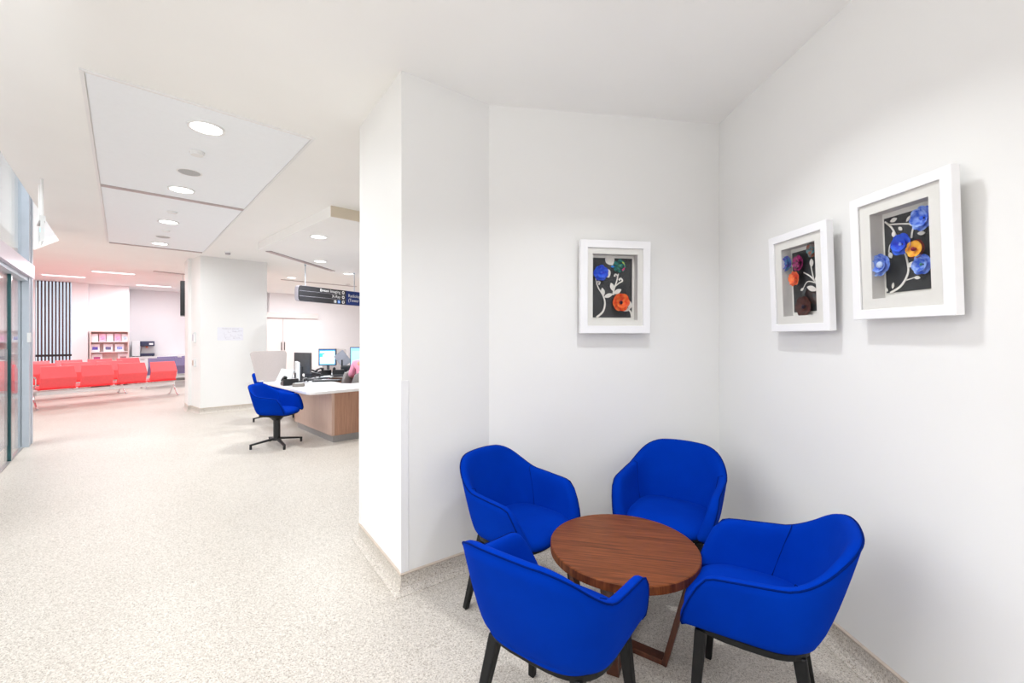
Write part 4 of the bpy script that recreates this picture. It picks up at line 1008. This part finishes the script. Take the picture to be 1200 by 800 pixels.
Jp = [((0, -.02, .58), (.165, .135)), ((0, -.03, .74), (.15, .115)), ((0, -.01, .90), (.165, .115)), ((0, .0, 1.03), (.14, .095)), ((0, .02, 1.075), .065), ((-.17, .0, 1.025), .068), ((-.235, .09, .82), .056), ((-.215, .26, .80), .046), ((.17, .0, 1.025), .068), ((.235, .09, .82), .056), ((.205, .26, .80), .046)]
skin('shirt', Jp, [(0, 1), (1, 2), (2, 3), (3, 4), (3, 5), (5, 6), (6, 7), (3, 8), (8, 9), (9, 10)], M_pink, pr_)
skin('trousers', [((0, 0, .58), (.16, .11)), ((-.10, .06, .57), .096), ((-.11, .42, .57), .073), ((-.11, .43, .16), .058), ((.10, .06, .57), .096), ((.11, .42, .57), .073), ((.11, .43, .16), .058)], [(0, 1), (1, 2), (2, 3), (0, 4), (4, 5), (5, 6)], M_trou, pr_)
for sx in (-1, 1): skin('shoe', [((sx * .11, .40, .045), .038), ((sx * .11, .50, .038), .036), ((sx * .11, .60, .03), .026)], [(0, 1), (1, 2)], M_shoe, pr_)
# head turned a little to the left (towards -x): build and rotate
hd = bmesh.new(); q = bmesh.ops.create_uvsphere(hd, u_segments=28, v_segments=20, radius=1)
for v in hd.verts:
    x, y, z = v.co; k = 1 - .22 * max(0, -z) ** 1.3; v.co = Vector((x * .074 * k, y * .092 * (1 - .10 * max(0, -z)), z * .115))
    if y > .2 and z < -.5: v.co.y += .008
head = obj('head', hd, M_skin, pr_, smooth=True, loc=(0, .055, 1.235), rotz=R(45))
bm = bmesh.new(); tube(bm, [(0, .085, .03), (0, .105, -.005), (0, .108, -.020), (0, .09, -.03)], [.007, .011, .014, .008], 8); obj('nose', bm, M_skin, head, smooth=True)
for sx in (-1, 1):
    bm = bmesh.new(); bmesh.ops.create_uvsphere(bm, u_segments=12, v_segments=8, radius=.0115); bmesh.ops.translate(bm, vec=(sx * .030, .078, .008), verts=bm.verts); obj('eye', bm, M_signw, head, smooth=True)
    bm = bmesh.new(); bmesh.ops.create_uvsphere(bm, u_segments=10, v_segments=8, radius=.006); bmesh.ops.translate(bm, vec=(sx * .030, .0865, .008), verts=bm.verts); obj('iris', bm, M_hair, head, smooth=True)
    bm = bmesh.new(); tube(bm, [(sx * .014, .088, .028), (sx * .030, .086, .033), (sx * .046, .074, .028)], .003, 6); obj('eyebrow', bm, M_hair, head, smooth=True)
    bm = bmesh.new(); tube(bm, [(sx * .074, .0, .02), (sx * .082, -.012, .015), (sx * .080, -.010, -.015), (sx * .072, .002, -.025)], [.008, .011, .009, .006], 8); obj('ear', bm, M_skin, head, smooth=True)
bm = bmesh.new(); tube(bm, [(-.024, .080, -.052), (-.010, .091, -.049), (0, .092, -.051), (.010, .091, -.049), (.024, .080, -.052)], [.003, .006, .006, .006, .003], 8); obj('mouth', bm, mat('lips', (.5, .12, .11), .5, noise=(30, .05)), head, smooth=True)
hb = bmesh.new(); bmesh.ops.create_uvsphere(hb, u_segments=28, v_segments=20, radius=1)
kill = []
for v in hb.verts:
    x, y, z = v.co; 
    v.co = Vector((x * .086, y * .104 - .008, z * .120 + .010))
    if (y > .45 and z < .45) or (z < -.75): kill.append(v)
bmesh.ops.delete(hb, geom=kill, context='VERTS'); ho = obj('hair', hb, M_hair, head, smooth=True); md = ho.modifiers.new('solid', 'SOLIDIFY'); md.thickness = .012
bm = bmesh.new(); bmesh.ops.create_uvsphere(bm, u_segments=16, v_segments=12, radius=.042); bmesh.ops.translate(bm, vec=(0, -.115, .03), verts=bm.verts); obj('hair_bun', bm, M_hair, head, smooth=True)
for sx in (-1, 1):
    b0 = Vector((sx * -.19 if 0 else (-.19 if sx < 0 else .17), .40, .80))
    skin('palm', [(tuple(b0), (.026, .020)), (tuple(b0 + Vector((-sx * .004, .045, -.004))), (.038, .014)), (tuple(b0 + Vector((-sx * .004, .085, -.008))), (.036, .012))], [(0, 1), (1, 2)], M_skin, pr_, 1)
    for f_, ln in zip(range(4), (.060, .070, .066, .052)):
        o_ = b0 + Vector((-sx * .004 + (f_ - 1.5) * .019 * -sx, .085, -.008)); skin('finger', [(tuple(o_), .009), (tuple(o_ + Vector((0, ln * .45, .004))), .0085), (tuple(o_ + Vector((0, ln * .8, -.008))), .008), (tuple(o_ + Vector((0, ln, -.02))), .0075)], [(0, 1), (1, 2), (2, 3)], M_skin, pr_, 1)
    o_ = b0 + Vector((-sx * .025, .02, -.005)); skin('thumb', [(tuple(o_), .011), (tuple(o_ + Vector((-sx * .025, .03, -.003))), .010), (tuple(o_ + Vector((-sx * .028, .06, -.01))), .0085)], [(0, 1), (1, 2)], M_skin, pr_, 1)

# ------------------------------------------------------------------ WAITING SEATS
def beam_seat(n, pitch, label, p, rz, ms, mb, arms=(0,), name='beam_seating'):
    """local x along the beam, seats face +y"""
    t = thing(name, label, 'seating', (p[0], p[1], 0), rz, 'rows of linked waiting seats')
    L = n * pitch; sw_ = pitch - .075
    obj('beam', B(.02, L - .02, .02, .10, .28, .36), M_lightalu, t)
    bm = bmesh.new()
    for k in range(n):
        x0 = k * pitch + .0375; x1 = x0 + sw_
        bm = bmesh.new(); prof = [(-.10, .80), (-.14, .87), (-.125, .885), (-.085, .81), (-.02, .62), (.03, .47), (.05, .455)]
        # back: folded sheet with a crease
        pr2 = [(-.055, .870), (-.15, .635), (-.05, .415), (-.02, .42), (-.115, .635), (-.025, .872)]
        A = [bm.verts.new((x0 + (.018 if j in (0, 5) else 0), y, z)) for j, (y, z) in enumerate(pr2)]; Bq = [bm.verts.new((x1 - (.018 if j in (0, 5) else 0), y, z)) for j, (y, z) in enumerate(pr2)]
        bm.faces.new(A); bm.faces.new(Bq[::-1]); m_ = len(pr2)
        for i in range(m_): bm.faces.new((A[i], A[(i + 1) % m_], Bq[(i + 1) % m_], Bq[i]))
        obj('backrest', bm, mb, t, bevel=.006)
        bm = bmesh.new(); pr2 = [(-.075, .425), (-.06, .39), (.25, .385), (.44, .40), (.47, .42), (.44, .44), (.2, .41), (-.04, .43)]
        A = [bm.verts.new((x0 - .01, y, z)) for y, z in pr2]; Bq = [bm.verts.new((x1 + .01, y, z)) for y, z in pr2]; bm.faces.new(A); bm.faces.new(Bq[::-1]); m_ = len(pr2)
        for i in range(m_): bm.faces.new((A[i], A[(i + 1) % m_], Bq[(i + 1) % m_], Bq[i]))
        obj('seat', bm, ms, t, bevel=.005)
        bm = bmesh.new(); bar(bm, (x0 - .0375, .01, .385), (x0 - .0375, .07, .33), .12, .05); obj('seat_bracket', bm, M_lightalu, t)
    for k in range(n + 1):
        x = k * pitch
        if k in (0, n) or n > 6:
            bm = bmesh.new(); tube(bm, [(x, .135, .36), (x, .08, .20), (x, -.05, .04), (x, -.12, .015)], .016, 8); tube(bm, [(x, .135, .36), (x, .19, .20), (x, .30, .04), (x, .37, .015)], .016, 8); cyl(bm, (x, -.12), .028, 0, .018, 10); cyl(bm, (x, .37), .028, 0, .018, 10)
            obj('leg', bm, M_chrome, t, smooth=False)
        if k in arms or k == n:
            bm = bmesh.new(); tube(bm, [(x, .13, .38), (x, -.03, .50), (x, -.04, .62), (x, .05, .655), (x, .30, .655), (x, .33, .62), (x, .22, .40)], .012, 8); obj('armrest', bm, M_chrome, t)
    return t
g = Vector((.463, .886)); nrm = Vector((-.886, .463)); gz = math.atan2(g.y, g.x)
S0 = Vector((-9.61, 8.58)) + nrm * .12
def bench(k0, off, n, label, ms=M_red, mb=M_redhaze, flip=False, ang=0):
    p = S0 + g * k0 + nrm * off
    if flip: p = p + g * n * .615; return beam_seat(n, .615, label, p, gz + math.pi + ang, ms, mb)
    return beam_seat(n, .615, label, p, gz + ang, ms, mb)
bench(-.02, 0, 4, 'nearest row of four linked red seats seen from behind, left of the column')
bench(-2.6, -.1, 4, 'row of red seats continuing to the left behind the glass front')
bench(-.5, 1.55, 4, 'second row of red seats directly behind the nearest row')
bench(-3.1, 1.55, 4, 'second row of red seats seen behind the glass front')
bench(.4, 3.0, 4, 'third row of red seats in front of the bookcase')
bench(-2.2, 3.0, 4, 'third row of red seats in front of the striped screen')
pP = at(170, 12.0); beam_seat(3, .62, 'row of purple grey seats between the red rows and the column', pP, gz - .12, M_purple, M_purple)
pP = at(181, 13.0); beam_seat(3, .62, 'far row of purple grey seats below the coffee machine wall', pP, gz - .12, M_purple, M_purple)

# ------------------------------------------------------------------ STRIPED SCREEN, BOOKCASES, MACHINE
ss = bpy.data.objects.new('window_2', None); COL.objects.link(ss); ss.rotation_euler = (0, 0, CA); ss['kind'] = 'structure'
obj('pale_blue_glass', B(-1.76, -1.08, 17.86, 17.90, 0, HC), M_blueslat, ss)
nS = 10
for k in range(nS):
    x = -1.76 + .68 * (k + .25) / nS; obj('slat', B(x, x + .032, 17.60, 17.64, 0, HC), wood('dark_slat', (.045, .02, .02), (.09, .045, .04), (30, 30, 2)) if k == 0 else MATS['dark_slat'], ss)
obj('rail', B(-1.77, -1.07, 17.575, 17.60, .93, .99), M_black, ss)
def bookcase(label, t0, t1, s0, seed):
    t = thing('bookcase', label, 'bookcase', (*W2(t0, s0), 0), CA, 'pale birch bookcases'); w_ = t1 - t0; D = .28
    for x in (0, w_ - .025): obj('side_panel', B(x, x + .025, -D, 0, 0, 1.66), M_pinkwood, t)
    obj('back_panel', B(.025, w_ - .025, -.012, 0, .02, 1.64), M_pinkwood, t); obj('top_panel', B(.025, w_ - .025, -D, -.012, 1.635, 1.66), M_pinkwood, t)
    for z in (.08, .40, .72, 1.045, 1.345): obj('shelf', B(.025, w_ - .025, -D, -.012, z - .02, z), M_whitetop, t)
    return t
bookcase('pale birch bookcase of leaflets right of the striped screen', -.70, .15, 17.71, 1)
bookcase('pale birch bookcase of leaflets left of the striped screen', -2.75, -1.9, 17.59, 2)
rn = random.Random(5)
def leaflet(t_, s_, z, wd, h, c, label, art=None, name='leaflet'):
    t = thing(name, label, 'leaflet', (*W2(t_, s_), z), CA, 'leaflets on the bookcases'); t.rotation_euler = (R(-5), 0, CA)
    obj('cover', B(-wd / 2, wd / 2, -.012, 0, .002, h), mat('leaflet_' + '%02d%02d%02d' % tuple(int(x * 99) for x in c), c, .6, noise=(8, .02)), t)
    if art: obj('cover_picture', B(-wd * .3, wd * .3, -.0135, -.012, h * .25, h * .65), mat('print_' + '%02d%02d%02d' % tuple(int(x * 99) for x in art), art, .6, noise=(20, .3)), t)
W_ = (.85, .84, .87); PKc = (.85, .52, .66)
for k, (x, c_, a_, l) in enumerate(((-.60, W_, None, 'white leaflet at the left of the top bookcase shelf'), (-.43, PKc, (.8, .35, .6), 'pink leaflet second from left on the top shelf'), (-.27, W_, None, 'white leaflet in the middle of the top shelf'), (-.10, PKc, (.85, .4, .65), 'pink leaflet fourth from left on the top shelf'), (.06, W_, (.5, .7, .9), 'white leaflet with pale blue square at the right of the top shelf'))):
    leaflet(x, 17.56, 1.345, .145, .23, c_, l, a_)
for x, a_, l in ((-.59, (.10, .08, .4), 'white leaflet with dark violet picture on the second shelf'), (-.31, (.15, .15, .3), 'white leaflet with two dark figures in the middle of the second shelf'), (-.06, (.3, .4, .8), 'white leaflet with light blue print on the second shelf')): leaflet(x, 17.56, 1.045, .2, .22, W_, l, a_)
for x, a_, l in ((-.55, (.45, .08, .25), 'white leaflet with red and violet drawing on the third shelf'), (.02, (.35, .2, .22), 'white leaflet with brown picture at the right of the third shelf')): leaflet(x, 17.56, .72, .23, .26, W_, l, a_)
for x, c_, a_, l in ((-2.35, PKc, (.8, .3, .6), 'pink leaflet on the left bookcase beside the striped screen'), (-2.1, W_, (.3, .3, .7), 'white leaflet on the left bookcase beside the striped screen')): leaflet(x, 17.44, 1.345, .16, .23, c_, l, a_)
# counter and coffee machine
ct = thing('side_counter', 'white side counter below the coffee machine', 'counter', (*W2(.18, 18.3), 0), CA)
obj('countertop', B(0, 2.2, 0, .55, .80, .84), M_whitetop, ct); obj('cabinet', B(.02, 2.18, .03, .55, .08, .80), M_wallfar, ct); obj('plinth', B(.05, 2.15, .06, .55, 0, .08), M_plinth, ct)
for k in range(4): dd = obj('door', B(.03 + k * .54, .56 + k * .54, .012, .03, .1, .79), M_whitetop, ct); obj('handle', B(.26 + k * .54, .36 + k * .54, 0, .012, .74, .75), M_chrome, dd)
cm = thing('coffee_machine', 'silver and black coffee machine on the white side counter', 'coffee machine', (*W2(.23, 18.35), .84), CA)
obj('side_body', B(0, .20, 0, .4, .02, .50), M_lightalu, cm, bevel=.01); obj('upper_head', B(.20, .56, -.02, .38, .34, .50), mat('navy_plastic', (.03, .04, .09), .35, noise=(20, .1)), cm, bevel=.01); obj('rear_body', B(.24, .54, .20, .38, .10, .34), M_lightalu, cm)
obj('drip_tray', B(.20, .56, -.02, .38, .02, .10), MATS['navy_plastic'], cm, bevel=.008); obj('display', B(.42, .52, -.024, -.02, .38, .44), M_signw, cm); obj('spout', B(.34, .40, .03, .09, .28, .34), mat('orange_spout', (.8, .25, .15), .5, noise=(10, .1)), cm)
for x in (.03, .2, .5): obj('foot', B(x, x + .03, .02, .05, 0, .02), M_black, cm)
nw = thing('wall_notice', 'faint small notices on the white wall above the bookcase', 'notice', (*W2(-.45, 17.72), 1.85), CA)
for x in (-.14, .05, .2): obj('sheet', B(x, x + .11, -.004, 0, 0, .08), M_guard, nw)

# ------------------------------------------------------------------ FAR SLIDING DOOR
dr = bpy.data.objects.new('door_1', None); COL.objects.link(dr); dr.location = (*W2(3.72, 16.9), 0); dr.rotation_euler = (0, 0, CA); dr['kind'] = 'structure'
obj('leaf', B(0, .55, -.05, -.01, 0.01, 2.13), M_wallpink, dr); lf = obj('leaf', B(.56, .98, -.05, -.01, .01, 2.13), M_wallpink, dr); obj('pelmet', B(-.3, 1.75, -.12, 0, 2.17, 2.36), M_wallpink, dr)
for x in (.5, .6):
    bm = bmesh.new(); tube(bm, [(x, -.09, 1.0), (x, -.09, 1.3)], .012, 8); tube(bm, [(x, -.09, 1.05), (x, -.05, 1.05)], .008, 6); tube(bm, [(x, -.09, 1.25), (x, -.05, 1.25)], .008, 6); obj('handle', bm, M_black, dr)
